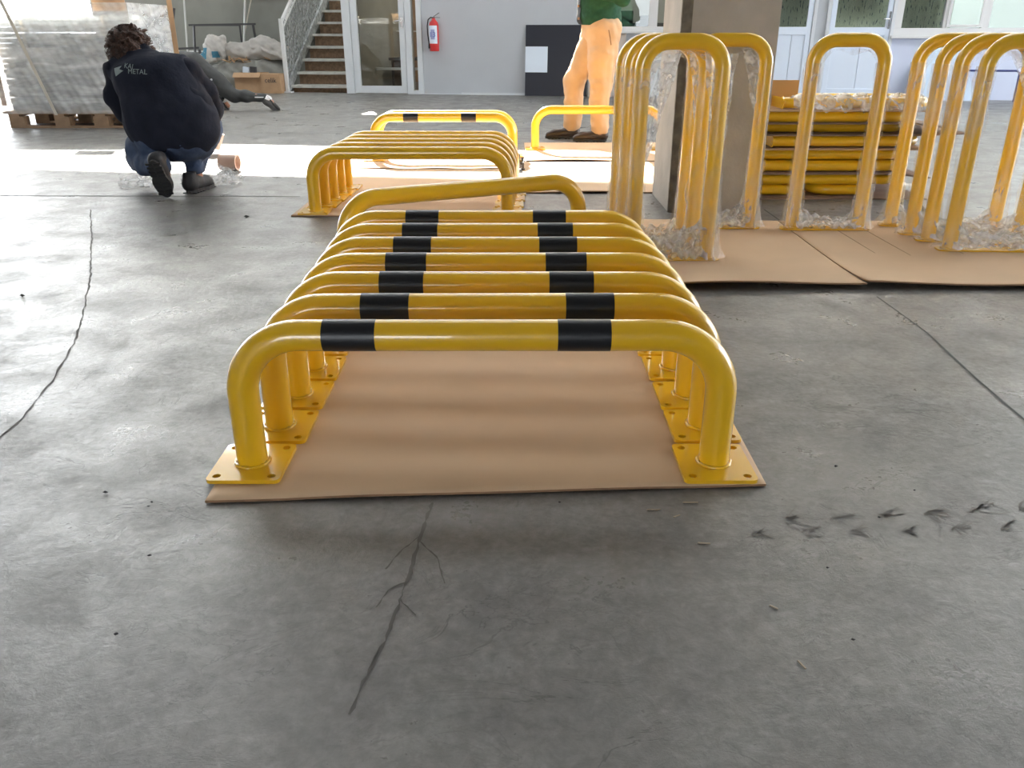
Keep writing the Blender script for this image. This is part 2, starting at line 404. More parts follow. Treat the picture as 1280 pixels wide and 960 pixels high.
# ================================================================== SETTING
def sbox(name, args, mt, T=None, bevel=0):
    m = MB()
    for a in args: m.box(*a, T=T)
    o = m.build(name, mt, bevel=bevel); o['kind'] = 'structure'; return o
fl = MB().box(-45, 45, -30, 60, -.3, 0).build('floor', M_floor); struct(fl)
def ribbon(pts, wd, z=.0012, jit=0):
    m = MB(); n = len(pts); vs = []
    for i, p in enumerate(pts):
        a = Vector(pts[max(0, i-1)]); b = Vector(pts[min(n-1, i+1)]); d = (b-a).normalized(); q = Vector((-d.y, d.x))
        ww = wd[i] if isinstance(wd, list) else wd; ww *= 1+jit*random.uniform(-1, 1)
        for s in (-1, 1): vs.append((p[0]+s*q.x*ww/2, p[1]+s*q.y*ww/2, z))
    m.add(vs, [(2*i, 2*i+1, 2*i+3, 2*i+2) for i in range(n-1)]); return m
def refine(pts, step, jit):
    out = []
    for a, b in zip(pts[:-1], pts[1:]):
        a, b = Vector(a), Vector(b); k = max(1, int((b-a).length/step))
        for i in range(k): out.append(tuple(a.lerp(b, i/k)+Vector((random.uniform(-jit, jit), random.uniform(-jit, jit)))))
    out.append(tuple(pts[-1])); return out
ribbon(refine([gp(1096, 371), gp(1160, 417), gp(1222, 475), gp(1285, 529)], .1, .001), .006).build('floor_joint', M_joint, fl)
ribbon(refine([gp(-60, 244.5), gp(375, 246)], .15, .004), .016).build('floor_joint', M_joint, fl)
ribbon(refine([gp(955, 262), gp(975, 276)], .15, .002), .008).build('floor_joint', M_joint, fl)
ribbon(refine([gp(113, 262), gp(115, 300), gp(113, 345), gp(104, 392), gp(92, 430), gp(64, 478), gp(28, 522), gp(-20, 568)], .03, .003), .0045, jit=.6).build('floor_crack', M_crack, fl)
cr = [gp(540, 629), gp(524, 680), gp(510, 722), gp(494, 768), gp(478, 808), gp(456, 852), gp(436, 894)]
ribbon(refine(cr, .012, .0022), .005, jit=.8).build('floor_crack', M_crack, fl)
for br in (((528, 668), (500, 690), (482, 712)), ((524, 676), (548, 700), (556, 730)), ((508, 728), (486, 738), (470, 760)), ((500, 750), (520, 770)), ((474, 815), (460, 838))):
    ribbon(refine([gp(*q) for q in br], .01, .0015), .0022, jit=.8).build('floor_crack', M_crack, fl)
# dark tyre print: rows of forked strokes
tm = MB()
for i in range(7):
    for row, (x0, y0) in enumerate(((985+i*58, 650-i*3), (945+i*62, 668-i*1.5))):
        for k in range(9):
            a = R(random.uniform(8, 70)*(1 if k % 2 else -1)+180); L = random.uniform(14, 34)*(.6 if row else 1)
            p0 = (x0+random.uniform(-5, 5), y0+random.uniform(-3, 3)); p1 = (p0[0]-L*math.cos(a)*1.2, p0[1]-L*math.sin(a)*.55)
            pts = refine([gp(*p0), gp(*p1)], .012, .0015); q = ribbon(pts, .0020, .001, .9); tm.add(q.v, q.f)
tag(tm.build('tyre_print', M_tyre, fl), kind='stuff')

# back wall (frame WT): x along the wall, y behind it
T = WT
wb = sbox('wall_back', [(-2.47, -1.30, 0, .2, 2.15, 3.78), (-1.30, 1.28, 0, .2, 0, 3.78), (1.28, 2.75, 0, .2, 0, .86), (1.28, 2.75, 0, .2, 2.1, 3.78),
    (2.75, 3.42, 0, .2, 0, 3.78), (3.42, 4.10, 0, .2, 2.15, 3.78), (4.10, 4.235, 0, .2, 0, 3.78), (4.235, 5.10, 0, .2, 2.15, 3.78), (5.10, 13, 0, .2, 2.1, 3.78),
    (-17, -14, 0, .2, 3.78, 4.77), (-17, -14, 0, .2, 4.77, 7.2), (-14, -2.6, 0, .2, 4.77, 4.87), (-14, -2.6, 0, .2, 6.3, 7.2), (-2.6, 13, 0, .2, 4.77, 7.2), (-3.47, -2.47, 0, .2, 3.0, 3.78), (-6.6, -3.47, 0, .2, 3.0, 3.78), (-17, -6.6, 0, .2, 3.4, 3.78)], M_wall, T)
sbox('wall_back_panel', [(5.10, 13, 0, .2, 0, .80)], M_wall_lit, T).name = 'wall_right_of_doors'
sbox('wall_recess', [(-7.3, -3.47, 1.4, 1.55, 0, 3.2), (-7.3, -2.47, .2, 1.55, 3.0, 3.2), (-3.62, -3.47, 1.4, 6.5, 0, 3.2), (-2.47, -2.30, .21, 6.5, 0, 3.2), (-3.6, -2.3, 6.5, 6.6, 0, 6)], M_wallg, T)
sbox('wall_left', [(-17.2, -17, -24, .2, 0, 7.2)], M_wall, T)
# right wall with a wide opening added to light that side, ceiling with one long roof light
wr = sbox('wall_right', [(13, 13.2, -24, -9, 0, 7.2), (13, 13.2, -9, 0, 4.6, 7.2), (13, 13.2, -1, 0, 0, 4.6), (13, 13.2, -9, -1, 0, .2)], M_wall, T)
sbox('ceiling', [(-17, 13, -4.2, .2, 7.0, 7.2), (-17, 13, -24.2, -5.1, 7.0, 7.2)], M_ceil, T)
sbox('wall_front', [(-17, -2.5, -24.2, -24, 0, 7.2), (2.5, 13, -24.2, -24, 0, 7.2), (-2.5, 2.5, -24.2, -24, 3.4, 7.2)], M_wall, T)
# unseen frosted panes, added for floor glare and fill: they scatter the sun
def m_frost():
    m, nt, b = nodes_mat('frosted_polycarbonate'); nt.nodes.remove(b); t = nt.nodes.new('ShaderNodeBsdfTranslucent'); t.inputs[0].default_value = (.9, .9, .88, 1)
    nt.links.new(t.outputs[0], nt.nodes['Material Output'].inputs[0]); return m
M_frost = m_frost()
for i in range(6): sbox('added_glare_pane', [(-14.05+i*1.92, -14.05+(i+1)*1.92,   .09, .10, 4.85, 6.35)], M_frost, T)
for i in range(6): sbox('added_fill_pane', [(.25+i*2.125, .25+(i+1)*2.125, .09, .10, 3.76, 4.79)], M_frost, T)
# office rooms behind the glazing
sbox('wall_office', [(-2.30, .9, 3.2, 3.3, 0, 3), (.9, 1.0, .2, 3.3, 0, 3), (-2.3, 8.6, .21, 3.3, 2.9, 3.0)], M_brown, T)
sbox('wall_meeting_room', [(1.0, 3.2, 2.6, 2.7, 0, 3), (3.2, 3.3, .2, 2.7, 0, 3), (3.3, 8.5, 3.2, 3.3, 0, 3)], M_outer, T)
sbox('baseboard_back', [(-1.30, .19, -.012, 0, 0, .012), (-.74, .19, -.035, -.012, 0, .03)], M_alu, T)

def wpart(args, name, mt, parent, bevel=0):
    m = MB()
    for a in args: m.box(*a)
    return m.build(name, mt, parent, bevel=bevel)
def wroot(name, x, y=0, z=0):
    o = empty(name, wp(x, y, z), WRZ); o['kind'] = 'structure'; return o
# door_1: glazed aluminium door with a narrow side light; local x from its left jamb
d1 = wroot('door_1', -2.473)
wpart([(0, .12, -.03, .1, 0, 2.2), (1.0-.07, 1.02, -.03, .1, 0, 2.2), (1.095, 1.17, -.03, .1, 0, 2.2), (0, 1.17, -.03, .1, 2.1, 2.2), (1.02, 1.095, -.03, .1, 0, .055)], 'door_frame', M_alu, d1, .004)
leaf = wpart([(.127, .225, -.02, .03, .01, 2.09), (.84, .925, -.02, .03, .01, 2.09), (.225, .84, -.02, .03, .01, .112), (.225, .84, -.02, .03, 2.0, 2.09)], 'door_leaf', M_alu, d1, .004)
wpart([(.225, .84, 0, .008, .112, 2.0)], 'glass_pane', M_glass, d1)
wpart([(1.02, 1.095, .02, .028, .055, 2.1)], 'glass_pane', M_glass, d1)
hm = MB(); hm.box(.868, .898, -.03, -.02, .90, 1.03); hm.tube([(.883, -.03, .985), (.883, -.07, .985), (.86, -.075, .985), (.79, -.075, .985)], .009, 10)
hm.build('door_handle', M_chrome, leaf)
wpart([(.14, 1.15, .9, .94, .29, .33), (.14, 1.15, 2.2, 2.25, .84, .86)], 'inner_rail', M_white, d1)
# inside the office: a low dark desk
dk = empty('office_desk', wp(-1.75, 1.6), WRZ, 'dark low desk inside the room behind the glazed door', 'desk')
wpart([(-.45, .45, -.3, .3, .42, .46)], 'desk_top', M_dark, dk); 
for sx in (-.4, .4): wpart([(sx-.02, sx+.02, -.26, .26, 0, .42)], 'leg', M_dark, dk)

def room_fill(name, x, y, z, e, col):
    ld = D.lights.new(name, 'AREA'); ld.shape = 'RECTANGLE'; ld.size = 1.2; ld.size_y = .3; ld.energy = e; ld.color = col
    lo_ = D.objects.new(name, ld); COL.objects.link(lo_); lo_.location = wp(x, y, z); return lo_
room_fill('office_fill_light', -1.2, 1.6, 2.85, 40, (1, .85, .65)); room_fill('office_fill_light', 2.0, 1.5, 2.85, 22, (1, .95, .85)); room_fill('office_fill_light', 6.0, 1.6, 2.85, 140, (.95, 1, .95))  # added unseen area lights that brighten the rooms behind the glass
def window(name, x0, x1, z0, z1, mulls, fr=.05, mt=M_white):
    r = wroot(name, x0); W = x1-x0
    a = [(0, W, -.02, .08, z0, z0+fr), (0, W, -.02, .08, z1-fr, z1), (0, fr, -.02, .08, z0+fr, z1-fr), (W-fr, W, -.02, .08, z0+fr, z1-fr)]
    a += [(m-x0-wd/2, m-x0+wd/2, -.02, .08, z0+fr, z1-fr) for m, wd in mulls]
    wpart(a, 'window_frame', mt, r, .003)
    xs = [x0+fr]+[q for m, wd in mulls for q in (m-wd/2, m+wd/2)]+[x1-fr]
    for i in range(0, len(xs), 2): wpart([(xs[i]-x0, xs[i+1]-x0, .02, .026, z0+fr, z1-fr)], 'glass_pane', M_glass, r)
    wpart([(-.03, W+.03, -.07, 0, z0-.035, z0)], 'window_sill', mt, r, .004)
    return r
window('window_1', 1.28, 2.75, .86, 2.1, [(1.95, .12), (2.45, .06)])
w2 = window('window_2', 5.10, 8.6, .80, 2.1, [(5.73, .06), (6.22, .09), (7.1, .06), (7.9, .06)], .09)
wpart([(.64, 1.08, -.035, -.02, .90, .93), (.64, 1.08, -.035, -.02, 1.98, 2.01), (.64, .68, -.035, -.02, .93, 1.98), (1.04, 1.08, -.035, -.02, .93, 1.98)], 'sash_frame', M_white, w2, .003)
# blinds behind the right hand glazing (they have a dashed print)
def blind(x0, x1, z0, z1, label, y=.2):
    m = MB(); n = int((x1-x0)/.02)
    m.grid(n, 1, lambda u, v: (u*(x1-x0), .006*math.sin(u*n*.9), z0+v*(z1-z0)))
    o = m.build('window_blind', M_blind, None, wp(x0, y), (0, 0, WRZ)); return tag(o, label, 'blind')
blind(5.15, 5.86, .84, 2.08, 'dashed grey-green blind behind the first window right of the white door')
cb = MB().box(0, .06, 0, .06, 0, 1.0)
tag(wpart([(0, .9, 0, .35, 0, .96), (.1, .32, .02, .3, .96, 1.12), (.42, .6, .05, .3, .96, 1.06)], 'office_cabinet', M_dark, None), 'dark cabinet with boxes on top behind the window right of the standing man', 'cabinet')
D.objects['office_cabinet'].location = wp(1.35, .5); D.objects['office_cabinet'].rotation_euler = (0, 0, WRZ)
def panel_door(name, x0, x1, glz, gx0, gx1, handle):
    r = wroot(name, x0); W = x1-x0; a, b = gx0-x0, gx1-x0
    wpart([(0, .045, -.03, .1, 0, 2.2), (W-.045, W, -.03, .1, 0, 2.2), (.045, W-.045, -.03, .1, 2.1, 2.2)], 'door_frame', M_alu, r, .003)
    lf = wpart([(.05, a, -.02, .03, .01, 2.09), (b, W-.05, -.02, .03, .01, 2.09), (a, b, -.02, .03, .01, .13), (a, b, -.02, .03, glz-.10, glz), (a, b, -.02, .03, 2.0, 2.09)], 'door_leaf', M_pvc, r, .003)
    mid = (a+b)/2
    wpart([(a, mid+.04, -.008, .012, .13, glz-.10)], 'lower_panel', M_pvc, r); wpart([(mid+.046, b, -.008, .012, .13, glz-.10)], 'lower_panel', M_pvc, r)
    wpart([(a, b, .014, .02, .12, glz-.09)], 'panel_backing', M_alu, r)
    wpart([(a, b, 0, .008, glz, 2.0)], 'glass_pane', M_glass, r)
    if handle:
        h = MB(); h.box(W-.085, W-.06, -.03, -.02, .88, 1.09); h.tube([(W-.072, -.03, 1.0), (W-.072, -.06, 1.0), (W-.16, -.065, 1.0)], .009, 10); h.build('door_handle', M_chrome, lf)
    return r
panel_door('door_2', 3.42, 4.10, .905, 3.55, 3.985, False)
panel_door('door_3', 4.235, 5.10, .90, 4.35, 4.99, True)
blind(3.50, 4.02, .86, 2.08, 'dashed blind behind the glass of the door beside the concrete pillar', .2)
blind(4.30, 5.04, .86, 2.08, 'dashed blind behind the glass of the white door with a handle', .2)

# concrete pillar
pl = empty('concrete_pillar', (1.02, 4.45, 0), 0, 'square grey concrete pillar behind the wrapped hoops', 'pillar')
m = MB(); P0 = [(-.185, -.27), (.225, -.27), (.225, .27), (-.225, .27), (-.225, -.235)]
n = len(P0); m.add([(x, y, 0) for x, y in P0]+[(x, y, 7.0) for x, y in P0], [tuple(reversed(range(n))), tuple(range(n, 2*n))]+[(i, (i+1) % n, (i+1) % n+n, i+n) for i in range(n)])
m.build('shaft', M_pillar, pl, bevel=.004)
m = MB()
for i in range(36):
    z = i*.05; wd = .012+.01*random.random()
    m.add([(-.2265, -.236, z), (-.184, -.2715, z), (-.184, -.2715, z+.05), (-.2265, -.236, z+.05), (-.2265, -.236+wd, z), (-.2265, -.236+wd, z+.05)], [(0, 1, 2, 3), (0, 3, 5, 4)])
m.build('dark_corner', M_pillard, pl)  # darker strip laid over the pillar's front left corner

# ================================================================== BACKGROUND THINGS
# staircase (wall frame, origin at its foot on the left)
st = empty('staircase', wp(-3.43, .12), WRZ, 'steel staircase with pale treads and brown risers going up beside the glazed door', 'staircase')
SW, RUN, RISE = .97, .262, .178
tm_, rm_ = MB().box(.05, SW, -.03, .27, -.018, .018).mesh('tread'), MB().box(.06, SW, 0, .012, -.14, 0).mesh('riser')
for i in range(13):
    z = .085+i*RISE; y = i*RUN
    link('tread', tm_, M_tread, st, (0, y, z)); link('riser', rm_, M_riser, st, (0, y+.03, z-.018))
def slope_prism(x0, x1, z_off, hgt, ya, yb):
    k = RISE/RUN
    poly = [(ya, ya*k+z_off), (yb, yb*k+z_off), (yb, yb*k+z_off+hgt), (ya, ya*k+z_off+hgt)]
    return [(x0, y, max(z, 0)) for y, z in poly]+[(x1, y, max(z, 0)) for y, z in poly]
def sl(m, *a):
    return m.add(slope_prism(*a), [(0, 1, 2, 3), (7, 6, 5, 4), (0, 4, 5, 1), (1, 5, 6, 2), (2, 6, 7, 3), (3, 7, 4, 0)])
m = MB(); sl(m, .02, .05, -.02, .24, -.1, 13*RUN); m.build('stringer', M_galv, st)
m = MB(); sl(m, SW, SW+.03, -.02, .24, -.1, 13*RUN); m.build('stringer', M_galv, st)
m = MB(); sl(m, .01, .045, 1.04, .045, -.08, 13*RUN); m.build('handrail', M_white, st)
m = MB(); sl(m, .01, .045, .96, .02, -.08, 13*RUN); m.build('handrail', M_white, st)
m = MB().box(-.005, .045, -.14, -.09, 0, 1.02).box(-.04, .09, -.17, -.06, 0, .02); m.build('newel_post', M_white, st)
# cut-out balustrade panel: a lattice of irregular leaf-like holes
k = RISE/RUN; m = MB(); rr = random.Random(3)
def leafbar(y, z, a, L, w_):
    c, s = math.cos(a), math.sin(a); pts = [(-L, 0), (-L*.3, w_), (L*.5, w_*.7), (L, 0), (L*.3, -w_), (-L*.5, -w_*.7)]
    m.prism([(y+p*c-q*s, z+p*s+q*c) for p, q in pts], .022, .032, Matrix(((0, 1, 0, 0), (1, 0, 0, 0), (0, 0, 1, 0), (0, 0, 0, 1))))
for i in range(75):
    y = i*.045-.06
    for j in range(15):
        z = y*k+.23+j*.053+rr.uniform(-.02, .02)
        leafbar(y+rr.uniform(-.015, .015), z, R(rr.choice((60, 75, 110, 40, 95))+rr.uniform(-12, 12)), rr.uniform(.03, .045), rr.uniform(.006, .014))
m.build('balustrade_panel', M_galv, st)['kind'] = 'stuff'

# fire extinguisher on the wall
fe = empty('fire_extinguisher', wp(-1.105, -.085, .59), WRZ, 'red fire extinguisher with a white label hung on the grey wall', 'extinguisher')
m = MB(); prof = [(0, .062), (.01, .068), (.34, .068), (.375, .058), (.40, .034), (.42, .022), (.43, .022)]
m.tube([(0, 0, z) for z, r in prof], [r for z, r in prof], 24); m.build('cylinder', M_red, fe)
m = MB(); m.grid(16, 1, lambda u, v: (.0692*math.sin(-1.1+2.0*u), -.0692*math.cos(-1.1+2.0*u), .10+.235*v)); lab = m.build('label', M_paper, fe)
m = MB()
m.grid(8, 1, lambda u, v: (.0697*math.sin(-.55+.9*u), -.0697*math.cos(-.55+.9*u), .155+.13*v)); m.build('blue_print', mat('pale_blue_print', (.35, .38, .62), .6), lab)
m = MB().box(-.016, .016, -.016, .016, .42, .445); m.bar((0, 0, .45), (.085, -.01, .50), .012, .006); m.bar((0, 0, .44), (.095, -.01, .437), .012, .006); m.build('valve_handle', M_dark, fe)
m = MB(); m.tube([(0, 0, .435), (-.04, -.01, .44), (-.075, -.02, .41), (-.09, -.02, .33), (-.088, -.02, .22), (-.075, -.02, .12), (-.066, -.03, .05)], .008, 8); m.tube([(-.068, -.028, .10), (-.064, -.032, .035)], [.012, .017], 10); m.build('hose', M_rub, fe)
m = MB().box(-.02, .02, .06, .085, .1, .4); m.build('wall_bracket', M_dark, fe)

def text_obj(name, s, size, mt, parent, M4, ext=.001, align='CENTER'):
    cu = D.curves.new(name, 'FONT'); cu.body = s; cu.size = size; cu.extrude = ext; cu.align_x = align; cu.resolution_u = 2
    o = D.objects.new('tmp', cu); COL.objects.link(o); dg = bpy.context.evaluated_depsgraph_get(); me = D.meshes.new_from_object(o.evaluated_get(dg))
    D.objects.remove(o); me.transform(M4); me.materials.clear(); return link(name, me, mt, parent)
UPX = Matrix.Rotation(R(90), 4, 'X')
text_obj('number_print', '13', .10, M_blue, lab, Matrix.Translation((-.008, -.0705, .185)) @ UPX)

# black glass sheet leaning on the wall, with a sheet of paper stuck on it; boards to its right
bs = empty('glossy_black_panel', wp(.20, -.09), WRZ, 'glossy black panel leaning on the grey wall behind the standing man', 'panel'); lean = Matrix.Rotation(R(-4.5), 4, 'X')
MB().box(0, .875, -.006, .006, 0, .935, lean).build('sheet', M_black, bs); MB().box(.0, .315, -.0085, -.0065, .315, .655, lean).build('paper_notice', M_paper, bs)
o = MB().box(0, .50, -.009, .009, 0, .86, lean).build('leaning_board', M_beige, None, wp(1.10, -.1), (0, 0, WRZ)); tag(o, 'beige board leaning on the wall just right of the black panel', 'board')
o = MB().box(0, .62, -.006, .006, 0, .66, lean).build('leaning_board', M_alu, None, wp(1.66, -.09), (0, 0, WRZ)); tag(o, 'pale grey low board leaning on the wall behind the wrapped hoops', 'board')
# right side: pale blue board and a navy tube frame
m = MB(); m.prism([(0, .0), (.95, 0), (.62, .62), (.40, .74), (.16, .42)], 0, .012, Matrix.Rotation(R(-8), 4, 'X')); tag(m.build('pointed_board', M_pblue, None, wp(5.33, -.16), (0, 0, WRZ)), 'pale blue pointed board leaning under the right windows', 'board')
m = MB(); pts = [(0, 0, 0)]+[(.05-.05*math.cos(a), 0, .33+.05*math.sin(a)) for a in (0, .5, 1.05, 1.57)]+[(.65+.05*math.sin(a), 0, .33+.05*math.cos(a)) for a in (0, .5, 1.05, 1.57)]+[(.70, 0, 0)]
m.tube(pts, .013, 10); tag(m.build('navy_hoop', M_navy, None, wp(5.98, -.25, 0), (0, 0, WRZ)), 'small navy tube hoop standing by the wall at the far right', 'hoop')

# metal frames in the recess on the left
RZ_ = WRZ
def frame_thing(name, pts, r, mt, loc, label, cat, extra=None, closed=True):
    m = MB()
    q = pts+[pts[0]] if closed else pts
    for a, b in zip(q[:-1], q[1:]): m.bar(a, b, r, r)
    for a, b in (extra or []): m.bar(a, b, r, r)
    return tag(m.build(name, mt, None, loc, (0, 0, RZ_)), label, cat)
frame_thing('screen_frame', [(0, .45, .02), (.98, .35, .02), (1.10, .62, 1.55), (-.02, .72, 1.45)], .022, M_white, wp(-5.55, .6), 'tall white metal frame leaning in the recess left of the stairs', 'frame', [((.03, .55, .55), (1.02, .48, .55))])
frame_thing('dark_steel_frame', [(0, .2, .02), (.05, .28, .94), (.86, .20, .94), (.90, .12, .02)], .028, M_dark, wp(-5.28, .58), 'dark square steel frame in front of the white leaning frame', 'frame', [((-.03, .28, .94), (1.12, .2, .955)), ((1.08, .2, .95), (1.10, .2, .72))])
frame_thing('dark_trolley_frame', [(0, 0, .02), (-.12, .06, .62), (.03, .1, 1.17)], .03, M_dark, wp(-5.18, .1), 'dark bent upright of a trolley near the wrapped pallet', 'frame', [((-.12, .06, .60), (.34, .1, .62)), ((-.12, .06, .52), (.34, .1, .54)), ((.34, .1, .6), (.34, .1, .0)), ((0, .3, .02), (0, 0, .02)), ((0, .3, .02), (-.12, .06, .6))], False)
frame_thing('white_stool', [(0, 0, .5), (.3, 0, .5), (.3, .3, .5), (0, .3, .5)], .03, M_white, wp(-5.55, .0, .08), 'small white step stool behind the crawling man', 'stool', [((0, 0, -.08), (0, 0, .5)), ((.3, 0, -.08), (.3, 0, .5)), ((.3, .3, -.08), (.3, .3, .5)), ((0, .3, -.08), (0, .3, .5)), ((0, .15, .5), (.3, .15, .5))])
m = MB(); m.tube([(0, 0, 0), (.12, 0, .35), (.22, 0, .62), (.27, 0, .80), (.30, .05, 1.3), (.31, .05, 2.0)], .010, 8); tag(m.build('hanging_cable', M_strap, None, wp(-4.62, 1.3, .75), (0, 0, RZ_)), 'pale cable hanging on the recess wall above the sacks', 'cable')
m = MB().box(0, 1.0, -.03, 0, 0, .03); tag(m.build('wall_conduit', M_white, None, wp(-4.55, 1.395, 1.32), (0, 0, RZ_)), 'white conduit running along the recess wall', 'conduit')
# covered pile, sacks and cartons
def rot_solid(o, loc): o.location = loc; o.rotation_euler = (0, 0, RZ_); return o
o = solid('tarp_covered_pile', [ell((.1, .45, .16), (.55, .38, .24)), ell((.46, .45, .24), (.52, .33, .22)), ell((-.28, .3, .10), (.35, .3, .18)), ell((.62, .5, .22), (.40, .25, .22))], M_tarp, h=.03, k=.12, cuts=[((0, 0, 0), (0, 0, -1))], fold=.035, ff=14, seed=2)
rot_solid(tag(o, 'dusty grey tarpaulin over a low pile left of the cartons', 'tarp'), wp(-4.55, .12))
o = solid('woven_sack', [ell((0, 0, .16), (.30, .22, .15)), ell((.38, .02, .22), (.30, .22, .18)), ell((.62, .02, .14), (.22, .2, .12))], M_sack, h=.022, k=.08, fold=.03, ff=22, seed=5, cuts=[((0, 0, .06), (0, 0, -1))])
rot_solid(tag(o, 'large crumpled off-white woven sack lying on the tarpaulin pile', 'sack'), wp(-4.37, .55, .38))
o = solid('open_sack', [ell((0, 0, .2), (.16, .16, .20)), ell((-.14, -.08, .06), (.17, .14, .10)), cap((-.05, 0, .32), (.12, 0, .34), .05)], M_sack, h=.02, k=.06, fold=.03, ff=25, seed=9, cuts=[((0, 0, 0), (0, 0, -1))])
rot_solid(tag(o, 'smaller open sack with teal print left of the big white sack', 'sack'), wp(-4.66, .36, .40))
s_ = o; m = MB()
bv = BVHTree.FromPolygons([v.co for v in o.data.vertices], [p.vertices for p in o.data.polygons])
def proj_grid(x0, x1, z0, z1, nx, nz, name, mt, parent, tree, off=.004):
    m = MB(); pts = {}
    for j in range(nz+1):
        for i in range(nx+1):
            h = tree.ray_cast(Vector((x0+(x1-x0)*i/nx, -2, z0+(z1-z0)*j/nz)), Vector((0, 1, 0)))
            pts[i, j] = (h[0].x, h[0].y-off, h[0].z) if h[0] else None
    vs, ix = [], {}
    for k_, p in pts.items():
        if p: ix[k_] = len(vs); vs.append(p)
    fs = [(ix[i, j], ix[i+1, j], ix[i+1, j+1], ix[i, j+1]) for i in range(nx) for j in range(nz) if all(q in ix for q in ((i, j), (i+1, j), (i+1, j+1), (i, j+1)))]
    m.add(vs, fs, True); return m.build(name, mt, parent)
proj_grid(-.17, -.06, .06, .22, 6, 8, 'teal_print', M_teal, s_, bv); proj_grid(.0, .10, .08, .17, 5, 5, 'teal_print', M_teal, s_, bv)
m = MB(); rr = random.Random(4)
for i in range(14):
    x, y, z = rr.uniform(-.15, .55), rr.uniform(-.25, .0), rr.uniform(0, .06); a = rr.uniform(0, 3.1); L = rr.uniform(.05, .12)
    m.bar((x-L*math.cos(a), y, z), (x+L*math.cos(a), y+.02, z+.06*math.sin(a)), .03, .008)
tag(m.build('wood_scraps', M_cartn, None, wp(-4.35, .42, .40), (0, 0, RZ_)), 'brown wood and card scraps spilling from under the sacks', 'scraps', kind='stuff')
bx = empty('carton', wp(-4.17, -.14), WRZ, 'open brown carton with a white and a black book in it, left of the stairs', 'box')
m = MB(); t = .006; m.box(0, .42, 0, t, 0, .28).box(0, .42, .3-t, .3, 0, .28).box(0, t, t, .3-t, 0, .28).box(.42-t, .42, t, .3-t, 0, .28).box(t, .42-t, t, .3-t, 0, t)
m.build('carton_body', M_cartn, bx); m = MB(); m.bar((.21, -.06, .22), (.21, .002, .285), .42, .004); m.build('flap', M_cartn, bx)
bx2 = empty('printed_carton', wp(-3.745, -.16), WRZ, 'brown carton with dark lettering standing right against the stair post', 'box')
MB().box(0, .30, 0, .3, 0, .265).build('carton_body', M_cartn, bx2); m = MB().box(0, .30, .0, .15, .266, .270).box(0, .30, .152, .3, .266, .270); m.build('flap', M_cartn, bx2)
text_obj('lettering', 'celik', .10, M_dark, bx2, Matrix.Translation((.15, -.002, .15)) @ UPX)
o = MB().box(-.05, .05, -.02, .02, 0, .2).build('white_book', M_paper, None, wp(-4.05, .0, .16), (0, R(8), RZ_)); tag(o, 'white box upright in the open carton', 'box')
o = MB().box(-.045, .045, -.02, .02, 0, .2).build('black_book', M_dark, None, wp(-3.93, .0, .165), (0, R(4), RZ_)); tag(o, 'black box upright in the open carton beside the white one', 'box')

# ================================================================== WRAPPED PALLET
PX, PY = -4.79, 8.21
pt = empty('wooden_pallet', (PX, PY, 0), 0, 'long wooden pallet under the film wrapped stack at the left', 'pallet')
pw, pd = 1.34, 1.0
bb = MB().box(0, pw, 0, .10, 0, .02).mesh('bottom_board'); tb = MB().box(-.05, pw+.05, 0, .11, 0, .022).mesh('top_board'); bl = MB().box(0, .14, 0, .10, 0, .085).mesh('block')
for y in (0, .45, .9): link('bottom_board', bb, M_wood, pt, (.0, y, 0))
for y in (0, .45, .9):
    for x in (0, .43, .80, pw-.14): link('block', bl, M_wood, pt, (x, y, .02))
for i in range(7): link('top_board', tb, M_wood, pt, (0, i*.149, .127))
cbm = MB().box(0, .10, 0, 1.0, .105, .1265).mesh('cross_board')
for x in (0, .43, .82, pw-.1): link('cross_board', cbm, M_wood, pt, (x, 0, 0))
# sheet bundles on the pallet
gz = [.151, .275, .44, .62, .84, .99]
for i in range(5):
    b = empty('sheet_bundle', (PX+.02, PY+.05, gz[i]), 0, ['lowest grey bundle of the wrapped pallet stack', 'second lowest grey bundle of the wrapped pallet stack', 'middle grey bundle of the wrapped pallet stack',
        'grey bundle second from the top of the wrapped pallet stack', 'topmost grey bundle of the wrapped pallet stack'][i], 'bundle')
    H_ = gz[i+1]-gz[i]-.004; n = int(H_/.042); m = MB(); rr = random.Random(i)
    for j in range(n): d = rr.uniform(0, .008); z = j*H_/n; m.box(d, 1.27-rr.uniform(0, .01), d, .88, z+.001, z+H_/n-.003)
    q = m.build('sheets', M_grey, b); q['kind'] = 'stuff'
    for x in (.25, 1.0): MB().box(x, x+.02, -.003, .883, -.0, H_+.001).build('binding', M_strap, b)
o = MB().box(0, .05, 0, .004, 0, 1.0).box(0, .004, .004, .05, 0, 1.0).build('corner_post', M_cartn, None, (-3.475, PY+.92, .151)); o.rotation_euler = (0, 0, 0)
tag(o, 'brown cardboard edge protector on the rear right corner of the wrapped stack', 'edge protector')
o = MB().box(0, .05, 0, .004, 0, .55).build('corner_post', M_cartn, None, (-4.83, PY, .20)); tag(o, 'short brown cardboard protector on the left corner of the wrapped stack', 'edge protector')
o = MB().box(0, .30, 0, .004, 0, .15).build('cardboard_flap', M_cartn, None, (-3.83, PY+.06, 1.023)); tag(o, 'brown cardboard flap standing on top of the wrapped stack', 'cardboard')
fm = MB(); rr = random.Random(1)
